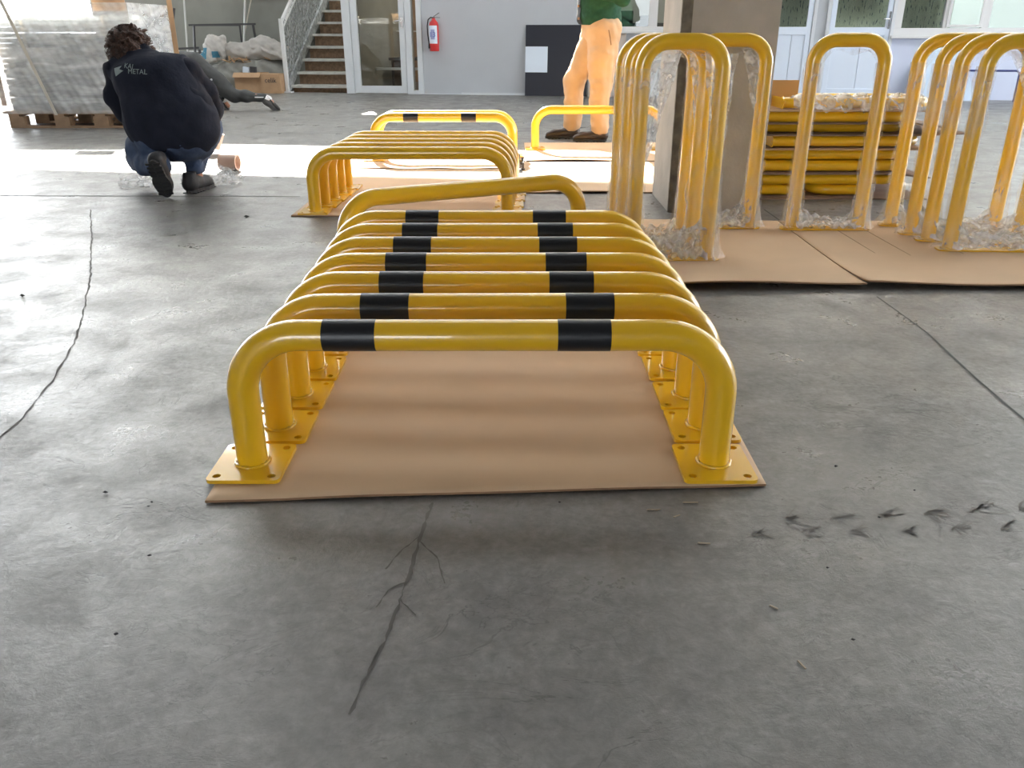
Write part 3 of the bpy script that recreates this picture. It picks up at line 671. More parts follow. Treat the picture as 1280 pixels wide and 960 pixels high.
def fwall(x0, y0, x1, y1, z0, z1):
    L = math.hypot(x1-x0, y1-y0); nx, ny = -(y1-y0)/L, (x1-x0)/L
    ph = [rr.uniform(0, 6) for _ in range(6)]
    def fn(u, v):
        d = .006*math.sin(31*u*L+9*v+ph[0])+.005*math.sin(57*v-14*u*L+ph[1])+.004*math.sin(83*u*L+40*v+ph[2]); d *= min(1, 8*u, 8*(1-u)); return (x0+(x1-x0)*u-nx*d, y0+(y1-y0)*u-ny*d, z0+(z1-z0)*v)
    fm.grid(int(L*60), 60, fn)
xa, xb, ya, yb = PX-.055, PX+1.31, PY-.02, PY+1.0
fwall(xa, ya, xb, ya, .13, 1.09); fwall(xb, ya, xb, yb, .13, 1.09); fwall(xb, yb, xa, yb, .13, 1.09); fwall(xa, yb, xa, ya, .13, 1.09)
tag(fm.build('stretch_film', M_filmp), 'clear stretch film wound around the grey pallet stack', 'film')
o = MB().box(0, .03, 0, .002, 0, 1).build('plastic_strap', M_strap); me = o.data
me.clear_geometry(); mm = MB(); mm.add([(-4.63, PY-.032, 1.14), (-4.60, PY-.032, 1.14), (-4.30, PY-.032, .12), (-4.33, PY-.032, .12), (-4.63, PY-.034, 1.14), (-4.60, PY-.034, 1.14), (-4.30, PY-.034, .12), (-4.33, PY-.034, .12)], [(0, 1, 2, 3), (7, 6, 5, 4), (0, 3, 7, 4), (1, 5, 6, 2), (0, 4, 5, 1), (3, 2, 6, 7)])
me.from_pydata(mm.v, [], mm.f); tag(o, 'cream strap running slantwise down the wrapped pallet stack', 'strap')

# ================================================================== CARDBOARD ON THE FLOOR
def sheet(name, c, label, edge=lambda u, v: 0, th=.005, nx=60, ny=40, z0=.002):
    """c: four corners (front left, front right, back right, back left)"""
    A, B_, C_, D_ = [Vector(q) for q in c]
    def base(u, v): return A.lerp(B_, u).lerp(D_.lerp(C_, u), v)
    m = MB()
    m.grid(nx, ny, lambda u, v: (*base(u, v), z0+th+edge(u, v)))
    m.grid(nx, ny, lambda u, v: (*base(u, v), z0+edge(u, v)))
    k1 = (nx+1)*(ny+1); ring = [i for i in range(nx+1)]+[j*(nx+1)+nx for j in range(1, ny+1)]+[ny*(nx+1)+i for i in range(nx-1, -1, -1)]+[j*(nx+1) for j in range(ny-1, 0, -1)]
    n = len(ring); m.f += [(ring[i], ring[(i+1) % n], ring[(i+1) % n]+k1, ring[i]+k1) for i in range(n)]; m.sm += [False]*n
    o = m.build(name, M_card); o.data.materials.append(M_cardd)
    for p in o.data.polygons[-n:]: p.material_index = 1
    return tag(o, label, 'cardboard', 'cardboard sheets on the floor')
def e1(u, v): # near sheet: raised a little by the plates, front edge flutters
    return .007*math.exp(-v*9)*max(0, 1-(2*u-1)**2*1.9)*(.6+.4*math.sin(u*7+1))
sheet('cardboard_sheet', [(-.60, 1.39), (.515, 1.455), (.53, 2.78), (-.63, 2.78)], 'brown cardboard sheet under the row of banded barriers nearest the camera', e1, nx=80, ny=50)
sheet('cardboard_sheet', [(-1.10, 4.10), (.03, 4.10), (.045, 5.60), (-1.08, 5.60)], 'brown cardboard sheet under the five plain barriers in the middle', lambda u, v: .0)
sheet('cardboard_sheet', [(-1.08, 5.63), (.02, 5.63), (.03, 6.55), (-1.08, 6.55)], 'sunlit cardboard sheet under the farthest banded barriers', lambda u, v: .004*math.exp(-v*8)*math.sin(u*9)**2)
sheet('cardboard_sheet', [(.07, 4.74), (1.9, 4.76), (1.9, 5.93), (.07, 5.93)], 'sunlit cardboard sheet left of and behind the pillar', lambda u, v: .008*math.exp(-v*14)*math.sin(u*8)**2)
sheet('cardboard_sheet', [(.10, 5.98), (1.9, 5.98), (1.9, 7.03), (.10, 7.03)], 'sunlit cardboard sheet under the lone barrier at the standing man\'s feet', lambda u, v: .012*math.exp(-v*14)*math.sin(u*6+.5)**2)
def e5(u, v): return math.exp(-v*7)*(.016+.016*math.sin(u*5.2+.6)*math.sin(u*11))*1.3
sheet('cardboard_sheet', [(.56, 2.835), (1.27, 2.85), (1.285, 3.98), (.60, 4.02)], 'brown cardboard sheet under the front wrapped hoops, wavy front edge', lambda u, v: .011*math.exp(-v*7)*(1.9+.5*math.sin(u*5)), nx=60)
sheet('cardboard_sheet', [(1.275, 2.85), (3.4, 2.80), (3.4, 3.98), (1.29, 3.98)], 'brown cardboard sheet under the right hand wrapped hoops, wavy front edge', lambda u, v: .011*math.exp(-v*7)*(1.8+.6*math.sin(u*13+2.2)), nx=90)
# flute creases pressed in the right sheet
for x in (1.50, 1.63, 1.86, 2.2):
    MB().box(-.0015, .0015, 2.98, 3.95, .0072, .0078).build('crease', M_cardd, D.objects['cardboard_sheet.006'], (x, 0, 0))

# ================================================================== BARRIERS
def upts(W, H_, Rb, z0, r, n=9):
    hw = W/2-r; zt = H_-r; p = [(-hw, 0, z0)]
    p += [(-hw, 0, z0+(zt-Rb-z0)*i/4) for i in range(1, 4)]
    p += [(-hw+Rb-Rb*math.cos(a), 0, zt-Rb+Rb*math.sin(a)) for a in [math.pi/2*i/n for i in range(n+1)]]
    p += [(-hw+Rb+(2*hw-2*Rb)*i/6, 0, zt) for i in range(1, 6)]
    p += [(hw-Rb+Rb*math.sin(a), 0, zt-Rb+Rb*math.cos(a)) for a in [math.pi/2*i/n for i in range(n+1)]]
    p += [(hw, 0, z0+(zt-Rb-z0)*(3-i)/4) for i in range(0, 3)]+[(hw, 0, z0)]
    return p
BW, BH, TR = 1.035, .322, .0315
me_u = MB().tube(upts(BW, BH, .125, .008, TR, 14), TR, 28).mesh('hoop_tube')
HX, HY = .056, .062
me_p = plate(.15, .162, .008, .012, [(HX, HY), (-HX, HY), (HX, -HY), (-HX, -HY)], .0085)
def weld_mesh(r0):
    m = MB(); rr = random.Random(2); n = 40
    m.tube([((r0+.002+rr.uniform(-.001, .001))*math.cos(2*math.pi*i/n), (r0+.002)*math.sin(2*math.pi*i/n), .0085+rr.uniform(0, .0025)) for i in range(n)], [.0036+rr.uniform(-.0008, .0008) for i in range(n)], 8, closed=True)
    return m.mesh('weld_bead')
me_w = weld_mesh(TR)
me_b = MB().tube([(-.052, 0, 0), (.052, 0, 0)], TR+.0005, 28, cap=True).mesh('black_band')
def barrier(x, y, yaw, label, bands, group, tilt=0):
    r = empty('hoop_barrier', (x, y, .0075), yaw, label, 'barrier', group)
    link('hoop_tube', me_u, M_yel, r)
    for s in (-1, 1):
        p = link('base_plate', me_p, M_yel, r, (s*(BW/2-TR), 0, 0)); link('weld_bead', me_w, M_yel, p)
    for b in bands: link('black_band', me_b, M_blk, r, (b, 0, BH-TR))
    return r
G1 = 'banded barriers in the near row'
rows = [(-.061, 1.535, (-.2585, .2025), 'nearest yellow barrier with two black bands, at the front of the row', 0),
        (-.049, 1.712, (-.2245, .2165), 'second banded barrier from the camera, its bands widest apart', .004),
        (-.049, 1.888, (-.2105, .1885), 'third banded barrier from the camera', -.004),
        (-.050, 2.068, (-.220, .1875), 'fourth banded barrier from the camera, in the middle of the row', .003),
        (-.054, 2.246, (-.2195, .1805), 'fifth banded barrier from the camera', -.003),
        (-.060, 2.424, (-.211, .187), 'sixth banded barrier from the camera, last but one of the row', .004),
        (-.068, 2.612, (-.215, .1855), 'rearmost banded barrier of the near row, before the skewed plain one', 0)]
for x, y, b, l, yw in rows: barrier(x, y, yw, l, b, G1)
barrier(-.165, 3.17, R(26), 'plain yellow barrier standing skewed between the two rows', (), 'plain yellow barriers')
names2 = ['front barrier of the five plain ones in the middle', 'second from the front of the five plain barriers in the middle', 'third of the five plain barriers in the middle',
          'fourth from the front of the five plain barriers in the middle', 'rearmost of the five plain barriers in the middle']
for i, (x, y) in enumerate(((-.510, 4.19), (-.500, 4.365), (-.490, 4.54), (-.483, 4.715), (-.476, 4.89))): barrier(x, y, 0, names2[i], (), 'plain yellow barriers')
barrier(-.485, 6.03, 0, 'sunlit barrier with two small black bands behind the five plain ones', (-.222, .182), 'far barriers')
barrier(-.478, 6.22, 0, 'plain sunlit barrier standing right behind the farthest banded one', (), 'far barriers')
barrier(.665, 6.62, 0, 'lone plain barrier in front of the standing man\'s legs', (), 'far barriers')
# small bolts lying beside the middle row
for i, (px, py) in enumerate(((649, 203), (653, 207), (648, 212), (654, 214))):
    x, y = gp(px, py); m = MB(); m.tube([(0, 0, 0), (0, 0, .012)], .014, 6); m.tube([(0, 0, .012), (0, 0, .05)], .007, 8)
    tag(m.build('bolt', M_dark, None, (x, y, .007)), ['rearmost', 'second', 'third', 'front'][i]+' of the small dark bolts standing right of the plain barriers', 'bolt', 'bolts on the cardboard')

# ================================================================== TALL HOOPS IN FILM
def film_leg(m, cx, r0, z0, z1, rr, n=20):
    ph = [rr.uniform(0, 6) for _ in range(5)]; N = 46
    vs = []
    for j in range(N+1):
        v = j/N; z = z0+(z1-z0)*v
        for i in range(n):
            a = 2*math.pi*i/n
            d = .0035*math.sin(3*a+9*v+ph[0])+.003*math.sin(5*a-17*v+ph[1])+.0025*math.sin(2*a+31*v+ph[2])
            fl_ = .035*math.exp(-v*13)*(1+.4*math.sin(4*a+ph[3]))
            vs.append((cx+(r0+.006+d+fl_)*math.cos(a), (r0+.006+d+fl_*.6)*math.sin(a), z))
    m.add(vs, [(j*n+i, j*n+(i+1) % n, (j+1)*n+(i+1) % n, (j+1)*n+i) for j in range(N) for i in range(n)], True)
def crumple(m, x0, x1, zt, seed, yw=.03, z0=.012):
    """gathered film hanging low between the legs, zt(u) its upper edge"""
    rr = random.Random(seed); ph = [rr.uniform(0, 6) for _ in range(8)]
    for s in (-1, 1):
        def fn(u, v):
            d = .010*math.sin(23*u+11*v+ph[0])+.007*math.sin(47*u-9*v+ph[1])+.005*math.sin(71*u+29*v+ph[2])
            return (x0+(x1-x0)*u, s*yw*(1-.8*v)+d*(1 if v < 1 else .5), z0+(zt(u)-z0)*v+.006*math.sin(39*u+ph[3]))
        m.grid(46, 12, fn)
def make_hoop_meshes(W, H_, seed, big=0):
    r = .029; rr = random.Random(seed); hw = W/2-r
    me = MB().tube(upts(W, H_, .095, .006, r, 12), r, 24).mesh('hoop_tube')
    pw_ = W+.045; pm = plate(pw_, .056 if seed == 20 else .070, .006, .025, [(pw_/2-.02, 0), (-pw_/2+.02, 0)], .007)
    f = MB()
    for s in (-1, 1): film_leg(f, s*hw, r, .008, H_-.12, rr)
    f2 = MB()
    crumple(f2, -hw, hw, lambda u: .045+.09*abs(2*u-1)**4+.03*(1-u)*(seed % 2)+.018*big*u, seed)
    # gathered film inside the top, drooping in the corners
    def top(u, v):
        z1 = H_-2*r-.004; dr = .018+.05*(abs(2*u-1)**5)+.010*math.sin(13*u+seed)
        return (-hw+r*.6+(2*hw-1.2*r)*u, .010*math.sin(31*u+7*v+seed)*(1-v*.5), z1-(.045*(abs(2*u-1)**6))-dr*v)
    f.grid(40, 5, top)
    # taut flat outside skirts from the plate ends up the legs
    for s in (-1, 1):
        for y in (-.026, .026):
            def sk(u, v, s=s, y=y):
                xo = (hw+r)+(pw_/2-hw-r-.004)*(1-v)**1.6+.002*math.sin(19*v+seed); return (s*((hw)+(xo-hw)*u), y*(1-v*.35)+.0025*math.sin(27*v+5*u), .012+(H_*.80)*v)
            f.grid(4, 26, sk)
    # a few stretched webs across the opening
    for k_ in range(big):
        xa_ = rr.uniform(-hw*.9, -hw*.3) if k_ % 2 else rr.uniform(hw*.1, hw*.9); xb_ = (-hw if k_ % 2 else hw); wt, wb_ = rr.uniform(.02, .06), rr.uniform(.01, .03)
        zb = rr.uniform(.30, .5)
        f2.grid(5, 24, lambda u, v: (xa_+(xb_-xa_)*(1-v)+wt*v*u+wb_*u, .012*math.sin(9*u+v*15+k_), zb+(H_-.07-zb)*v))
    return me, pm, f.mesh('film'), f2.mesh('film'), r, pw_
hoop_lib = {}
def tall_hoop(x, y, yaw, W, label, seed, group, z=.0075, rot=None, wrap=True, big=0, H_=.838):
    key = (W, seed, big)
    if key not in hoop_lib: hoop_lib[key] = make_hoop_meshes(W, H_, seed, big)+(weld_mesh(.029),)
    me, pm, f1, f2, r, pw_, wm = hoop_lib[key]
    o = empty('tall_hoop', (x, y, z), yaw, label, 'hoop', group)
    if rot: o.rotation_euler = rot
    link('hoop_tube', me, M_yel, o); p = link('base_plate', pm, M_yel, o)
    for s in (-1, 1): link('weld_bead', wm, M_yel, p, (s*(W/2-r), 0, 0))
    if wrap:
        link('plastic_film', f1, M_film, o); link('gathered_film', f2, M_film2, o)['kind'] = 'stuff'
    return o
GH = 'film wrapped tall hoops'
tall_hoop(.628, 3.24, R(2), .355, 'front wrapped tall hoop of the left group, nearest the barriers', 3, GH, big=5)
tall_hoop(.600, 3.37, R(1), .345, 'second wrapped tall hoop from the front in the left group', 4, GH, big=2)
tall_hoop(.585, 3.51, R(-1), .345, 'third wrapped tall hoop from the front in the left group', 5, GH, big=2)
tall_hoop(.948, 3.83, 0, .366, 'wrapped tall hoop standing right in front of the pillar', 6, GH, big=3)
tall_hoop(1.449, 3.80, 0, .366, 'single wrapped tall hoop in front of the flat stack', 7, GH)
for i, (a, b, l) in enumerate((((1.785, 3.88), (2.215, 3.775), 'rearmost wrapped tall hoop of the right group'),
          ((1.800, 3.70), (2.235, 3.60), 'third wrapped tall hoop from the front in the right group'),
          ((1.820, 3.575), (2.255, 3.475), 'second wrapped tall hoop from the front in the right group'),
          ((1.838, 3.405), (2.27, 3.375), 'front wrapped tall hoop of the right group, cut by the picture edge'))):
    yaw = math.atan2(b[1]-a[1], b[0]-a[0]); L = .50
    tall_hoop((a[0]+b[0])/2, (a[1]+b[1])/2, yaw, L, l, 8+i, GH, big=1 if i else 0)

# ---- flat stack behind: hoops lying down with cardboard between
GF = 'hoops lying flat in the stack behind the wrapped ones'
SY = 4.66; z = .006; ords = ['bottom', 'second', 'third', 'fourth', 'fifth', 'sixth', 'top']
o = MB().box(1.26, 2.28, SY-.10, SY+.86, 0, .006).build('stack_cardboard', M_carddk); tag(o, 'dark cardboard lying on the floor under the flat stack', 'cardboard')
for k_, (x, nm) in enumerate(((1.45, 'left'), (1.85, 'right'))):
    tall_hoop(x, SY+.82, 0, .366 if k_ == 0 else .366, 'hoop lying flat at the bottom of the stack, %s one' % nm, 20, GF, z=.006+.03, rot=(R(90), 0, 0), wrap=False)
def lay(z, dx, dy, lab, W=.366, wrap=False, yaw=0):
    # legs along X, round end to the right
    o = tall_hoop(1.36+dx, SY+W/2-.03+dy, 0, W, lab, 20, GF, z=z, wrap=wrap)
    o.rotation_euler = (Matrix.Rotation(yaw, 4, 'Z') @ Matrix(((0, 0, 1, 0), (1, 0, 0, 0), (0, 1, 0, 0), (0, 0, 0, 1)))).to_euler()
    return o
def card(z, x0, x1, y0, y1, sag, lab, mt=M_carddk, tilt=0):
    m = MB()
    for dz in (0, .005): m.grid(24, 8, lambda u, v: (x0+(x1-x0)*u, y0+(y1-y0)*v, z+dz+sag*math.sin(u*7+v*2)*.5*(1-v)+tilt*max(0, u-.8)))
    n_ = 25; m.f += [(i, i+1, i+1+n_*9, i+n_*9) for i in range(24)]; m.sm += [False]*24
    return tag(m.build('stack_cardboard', mt), lab, 'cardboard')
levels = [.096, .165, .226, .300, .362, .426]
for i, zz in enumerate(levels):
    lay(zz, (-.02, .03, -.01, .05, .0, -.03)[i], (0, .02, .035, .0, .12, .01)[i], 'front hoop lying on the %s layer of the flat stack' % ords[i+1])
    lay(zz, (.0, .02, .02, .0, .03, .0)[i], .40, 'rear hoop lying on the %s layer of the flat stack' % ords[i+1])
cl = ['lowest dark cardboard between the layers of the flat stack', 'dark cardboard above the second layer of the flat stack', 'cardboard with a corner poking right out of the flat stack', 'dark wide cardboard in the middle of the flat stack', 'brown cardboard under the top layer of the flat stack']
for i, (zz, x1, tl, mt) in enumerate(((.127, 2.3, -.1, M_carddk), (.257, 2.26, 0, M_cartn), (.331, 2.46, .05, M_carddk), (.391, 2.38, -.12, M_carddk), (.456, 2.24, 0, M_cartn))):
    card(zz, 1.22, x1, SY-.055, SY+.8, .0, cl[i], mt, tl)
# film wrapped hoop on top plus a tan board
m = MB().box(1.18, 1.60, SY+.22, SY+.24, .465, .60); tag(m.build('tan_board', mat('tan_board', (.58, .33, .12), .7), None), 'upright tan board on top of the flat stack beside the pillar', 'board')
tp = lay(.493, -.02+.12, .06, 'film wrapped hoop lying on the very top of the flat stack')
m = MB(); rr = random.Random(8)
m.grid(60, 24, lambda u, v: (1.50+.70*u, SY-.03+.14*math.cos(math.pi*v*1.0-1.57*0)*-.5+.05+.008*math.sin(31*u+9*v), .463+.072*math.sin(math.pi*v)+.010*math.sin(43*u+7*v)+.006*math.sin(91*u+17*v)))
tag(m.build('crumpled_film', M_film2), 'glossy crumpled film on top of the flat stack', 'film')

# ================================================================== SMALL THINGS ON THE FLOOR
def roll(name, loc, rot, r, L, label):
    m = MB(); n = 28; R1 = r*.78
    def ring(rad, x): return [(x, rad*math.cos(2*math.pi*i/n), rad*math.sin(2*math.pi*i/n)) for i in range(n)]
    vs = ring(r, 0)+ring(r, L)+ring(R1, L)+ring(R1, 0)
    m.add(vs, [(a*n+i, a*n+(i+1) % n, ((a+1) % 4)*n+(i+1) % n, ((a+1) % 4)*n+i) for a in range(4) for i in range(n)], False)
    return tag(m.build(name, M_roll, None, loc, rot), label, 'roll')
x, y = gp(277, 213); roll('cardboard_roll', (x, y, .053), (0, 0, R(-6)), .052, .12, 'short hollow cardboard roll lying in the sunlight right of the squatting man')
x, y = gp(266, 192); roll('tape_roll', (x, y, .045), (0, R(-68), R(20)), .06, .12, 'pinkish roll standing tilted in the sun behind the squatting man')
o = solid('crumpled_plastic', [ell((0, 0, .02), (.15, .15, .06)), ell((.10, -.05, .02), (.11, .11, .04)), ell((-.06, .1, .03), (.11, .10, .09))], M_film2, h=.014, k=.05, fold=.03, ff=60, seed=11, cuts=[((0, 0, 0), (0, 0, -1))]); o.data.materials.clear(); o.data.materials.append(M_film3)
x, y = gp(262, 228); o.location = (x, y, .001); tag(o, 'crumpled clear bubble plastic on the sunlit floor at the squatting man\'s right foot', 'film')
o = solid('crumpled_plastic', [ell((0, 0, .015), (.09, .08, .04)), ell((-.07, .03, .015), (.06, .06, .03))], M_film2, h=.014, k=.05, fold=.025, ff=60, seed=12, cuts=[((0, 0, 0), (0, 0, -1))]); o.data.materials.clear(); o.data.materials.append(M_film3)
x, y = gp(176, 233); o.location = (x, y, .001); tag(o, 'crumpled clear plastic on the floor below the squatting man\'s left knee', 'film')
for i, (px, py) in enumerate(((308, 272), (28, 371), (132, 617), (186, 634), (190, 629), (187, 696), (1044, 584), (1143, 614), (699, 629), (1034, 711), (146, 794), (1066, 801), (1098, 648))):
    x, y = gp(px, py); m = MB(); rr = random.Random(i); s = .006+.004*rr.random()*(1 if py < 900 else .5)
    if py > 500: s *= .55
    if py < 400: s *= 1.6
    bmv = [(s*rr.uniform(.6, 1.2)*a, s*rr.uniform(.5, 1)*b, s*rr.uniform(.3, .7)*c+s*.4) for a, b, c in ((1, 0, 0), (-1, 0, 0), (0, 1, 0), (0, -1, 0), (0, 0, 1), (0, 0, -.8))]
    m.add(bmv, [(0, 2, 4), (2, 1, 4), (1, 3, 4), (3, 0, 4), (2, 0, 5), (1, 2, 5), (3, 1, 5), (0, 3, 5)])
    tag(m.build('grit_crumb', M_grit, None, (x, y, .001)), ['dark crumb of grit on the floor left of the middle barriers', 'dark crumb of grit near the left picture edge, beside the long crack', 'dark crumb left of the near cardboard\'s front corner', 'larger of two dark crumbs left of the near cardboard', 'smaller of two dark crumbs left of the near cardboard', 'lone dark crumb below the pair of crumbs at the lower left', 'dark crumb on the concrete right of the near barrier foot', 'small dark crumb farther right of the near barrier foot', 'crumb just in front of the near cardboard edge, right of centre', 'crumb right of the splinters on the front floor', 'lone crumb on the bare floor at the lower left', 'crumb on the bare floor at the lower right', 'crumb among the tyre prints at the right'][i], 'debris', 'grit crumbs on the floor')
for i, (px, py, a, L) in enumerate(((863, 629, 2, .03), (880, 680, -8, .022), (817, 638, 3, .026), (846, 646, 30, .016), (1002, 832, 110, .018), (967, 760, -40, .014))):
    x, y = gp(px, py); m = MB().box(-L/2, L/2, -.0012, .0012, 0, .0018)
    tag(m.build('wood_splinter', M_chip, None, (x, y, .001), (0, 0, R(a))), ['pale splinter just below the right barrier foot plate', 'pale splinter farthest right of those below the barrier', 'short pale splinter left of the ones by the right foot plate', 'slanting pale splinter below the right foot plate', 'upright pale splinter alone at the lower right', 'small pale splinter left of and above the lone lower right one'][i], 'debris', 'splinters on the floor')

# ================================================================== PEOPLE
def head(c, face, r=.1, tilt=0):
    """skull, jaw, nose, ears, brow, lips; face = unit direction looked at"""
    c = Vector(c); f = Vector(face).normalized(); s_ = Vector((f.y, -f.x, 0)).normalized(); u = s_.cross(f)*1.0
    if u.z < 0: u = -u
    P = lambda a, b, d: tuple(c+s_*a+f*b+u*d)
    out = [cap(P(0, -.018, .025), P(0, .012, .03), .078, .074), cap(P(0, .02, -.01), P(0, .045, -.062), .062, .036), cap(P(-.028, .03, -.045), P(.028, .03, -.045), .036),
           cap(P(0, .085, .012), P(0, .104, -.022), .009, .014), cap(P(-.018, .074, -.048), P(.018, .074, -.048), .010), cap(P(-.03, .076, .028), P(.03, .076, .028), .012)]
    for q in (-1, 1): out += [cap(P(q*.077, -.005, .015), P(q*.080, -.01, -.022), .013, .010), cap(P(q*.03, .071, .006), P(q*.032, .071, .006), .013)]
    return out
def eyes(c, face, parent):
    c = Vector(c); f = Vector(face).normalized(); s_ = Vector((f.y, -f.x, 0)).normalized(); m = MB()
    for q in (-1, 1):
        p = c+s_*q*.031+f*.078+Vector((0, 0, .006)); m.tube([p, p+f*.0085], [.009, .004], 10)
    return m.build('eyes', M_rub, parent)
def shoe(name, heel, toe, mt, parent, up=(0, 0, 1), w=.045, sole_m=M_sole, ht=.10, ankle=None):
    h = Vector(heel); t = Vector(toe); d = (t-h).normalized(); u = Vector(up); u = (u-d*u.dot(d)).normalized(); s_ = d.cross(u)
    L = (t-h).length
    P = lambda a, b, c_: tuple(h+d*a*L+s_*b+u*c_)
    sh = [cap(P(.10, 0, .045), P(.35, 0, .045), .040, .042), cap(P(.35, 0, .042), P(.72, 0, .034), .043, .040), cap(P(.72, 0, .032), P(.90, .0, .026), .040, .028), cap(P(.12, 0, .055), P(.16, 0, ht), .040, .038)]
    o = solid(name, sh, mt, parent, h=.009, k=.02, cuts=[(P(0, 0, .012), tuple(-u)), (P(0, 0, ht+.012), tuple(u))])
    # sole: outline plate with tread lugs
    m = MB(); N = 22; out = []
    for i in range(N):
        a = 2*math.pi*i/N; y = .5+.5*math.cos(a)*1.0; x = math.sin(a)*w*(1.0-.18*math.exp(-((y-.42)/.16)**2))*(1.04 if y > .5 else .88)
        out.append((y*1.0, x))
    top = [P(a, b, .018) for a, b in out]; bot = [P(a, b, .0) for a, b in out]
    m.add(top+bot, [tuple(range(N)), tuple(reversed(range(N, 2*N)))]+[(i, i+N, (i+1) % N+N, (i+1) % N) for i in range(N)])
    so_ = m.build('sole', sole_m, o); m = MB()
    for i in range(9):
        y = .08+i*.10
        if .40 < y < .5: continue
        for s in (-1, 1): m.add([P(y, s*.004, -.004), P(y+.05, s*.004, -.004), P(y+.03, s*w*.8, -.004), P(y-.02, s*w*.8, -.004), P(y, s*.004, .001), P(y+.05, s*.004, .001), P(y+.03, s*w*.8, .001), P(y-.02, s*w*.8, .001)],
                                 [(0, 1, 2, 3), (7, 6, 5, 4), (0, 4, 5, 1), (1, 5, 6, 2), (2, 6, 7, 3), (3, 7, 4, 0)])
    m.build('sole_lug', M_rub, so_)['kind'] = 'stuff'
    return o

# ---- man 1: squatting with his back to us
p1 = empty('person', (-1.88, 4.60, 0), 0, 'person squatting with back to the camera, navy fleece vest, blue jeans, curly brown hair', 'person')
HD = (-.275, .43, .735)
# left leg: knee dropped out to the left, foot on its toes with the sole facing us
LH, LK, LA = (-.12, .24, .31), (-.300, .36, .165), (-.035, .02, .165)
RH, RK, RA = (.08, .26, .30), (.035, .60, .34), (.055, .24, .12)
legs1 = chain((LH, .125), ((-.245, .31, .225), .10), (LK, .072))+chain((LK, .072), ((-.19, .19, .155), .066), (LA, .050))+chain((RH, .125), ((.06, .43, .32), .105), (RK, .075))+chain((RK, .075), ((.045, .40, .22), .062), (RA, .052))+[ell((-.03, .24, .29), (.225, .15, .13))]
torso1 = [ell((-.03, .245, .335), (.255, .17, .165)), ell((-.045, .26, .44), (.250, .17, .17)), ell((-.095, .30, .56), (.235, .15, .14)), cap((-.325, .37, .645), (.045, .35, .640), .080), cap((-.18, .36, .68), (-.21, .37, .72), .085, .066), ell((-.12, .29, .61), (.195, .12, .11))]
armL = chain(((-.345, .37, .625), .070), ((-.385, .38, .50), .064), ((-.36, .42, .42), .058), ((-.30, .42, .325), .046))
armR = chain(((.05, .36, .635), .072), ((.115, .42, .53), .064), ((.125, .50, .43), .056), ((.06, .62, .36), .046))
hL = hand((-.28, .43, .275), (.25, .35, -.75), (-.8, .2, -.2)); hR = hand((.05, .67, .33), (-.45, .35, -.7), (.5, .6, .2))
neck1 = [cap((-.17, .385, .67), (-.25, .42, .72), .052, .05)]
body = [((s[0], s[1], s[2], s[3]*.86, s[4]*.86) if s[0] == 'c' else (s[0], s[1], s[2]*.90, s[3])) for s in torso1+armL+armR]+[((s[0], s[1], s[2], s[3]*.72, s[4]*.72) if s[0] == 'c' else (s[0], s[1], s[2]*.85, s[3])) for s in legs1]
body += neck1+head(HD, (-.25, 1, -.55))+hL+hR+[cap((-.30, .42, .325), (-.28, .43, .275), .034, .026), cap((.06, .62, .36), (.05, .67, .33), .036, .027), cap(LA, (-.035, .045, .07), .034, .028), cap(RA, (.06, .28, .05), .034, .028)]
solid('body', body, M_skin, p1, h=.010, k=.018)
eyes(HD, (-.25, 1, -.55), p1)
solid('jeans', legs1, M_jean, p1, h=.012, k=.03, fold=.008, ff=26, seed=3, cuts=[((-.03, .03, .13), (.1, -.6, -.8)) if False else ((0, 0, .095), (0, 0, -1))])
solid('jumper', [cap((-.335, .367, .643), (.055, .352, .638), .079), ell((-.095, .30, .56), (.230, .146, .134)), ell((-.045, .27, .46), (.240, .16, .16))]+armL+armR+[cap((-.16, .37, .68), (-.21, .395, .735), .066, .062)], M_knit, p1, h=.011, k=.025, fold=.008, ff=34, seed=8, cuts=[((-.30, .42, .315), (0, .05, -1))])
vest = solid('vest', torso1, M_vest, p1, h=.011, k=.05, fold=.009, ff=17, seed=14, grow=.006, cuts=[((-.19, .37, .745), (-.25, .3, 1)), ((0, .25, .200), (.06, 0, -1)), ((-.385, .35, .6), (-1, 0, .15)), ((.120, .35, .6), (1, 0, .55))])
# back print on the vest
vt = BVHTree.FromPolygons([v.co for v in vest.data.vertices], [p.vertices for p in vest.data.polygons])
def wrap_print(o, tree, off=.003):
    bm = bmesh.new(); bm.from_mesh(o.data); bmesh.ops.subdivide_edges(bm, edges=[e for e in bm.edges if e.calc_length() > .012], cuts=1)
    for v in bm.verts:
        h = tree.ray_cast(Vector((v.co.x, -1, v.co.z)), Vector((0, 1, 0)))
        if h[0]: v.co.y = h[0].y-off+min(0, v.co.y)
    bm.to_mesh(o.data); bm.free()
def back_text(name, s, size, x, z, rot=-3):
    o = text_obj(name, s, size, M_logo, vest, Matrix.Translation((x, 0, z)) @ Matrix.Rotation(R(-rot), 4, 'Y') @ UPX, .0005, 'LEFT'); wrap_print(o, vt)
back_text('back_print', 'KAI', .036, -.225, .668, -6); back_text('back_print', 'METAL', .036, -.200, .640, -2)
m = MB(); m.add([(-.300, 0, .664), (-.240, 0, .678), (-.260, 0, .661), (-.230, 0, .654), (-.225, 0, .656), (-.285, 0, .624)], [(0, 5, 3, 2), (0, 2, 1), (5, 4, 3)])
o = m.build('back_emblem', M_logo, vest)
bm = bmesh.new(); bm.from_mesh(o.data); bmesh.ops.triangulate(bm, faces=bm.faces); bmesh.ops.subdivide_edges(bm, edges=bm.edges, cuts=5, use_grid_fill=True); bm.to_mesh(o.data); bm.free()
for v in o.data.vertices:
    h = vt.ray_cast(Vector((v.co.x, -1, v.co.z)), Vector((0, 1, 0)))
    if h[0]: v.co.y = h[0].y-.003
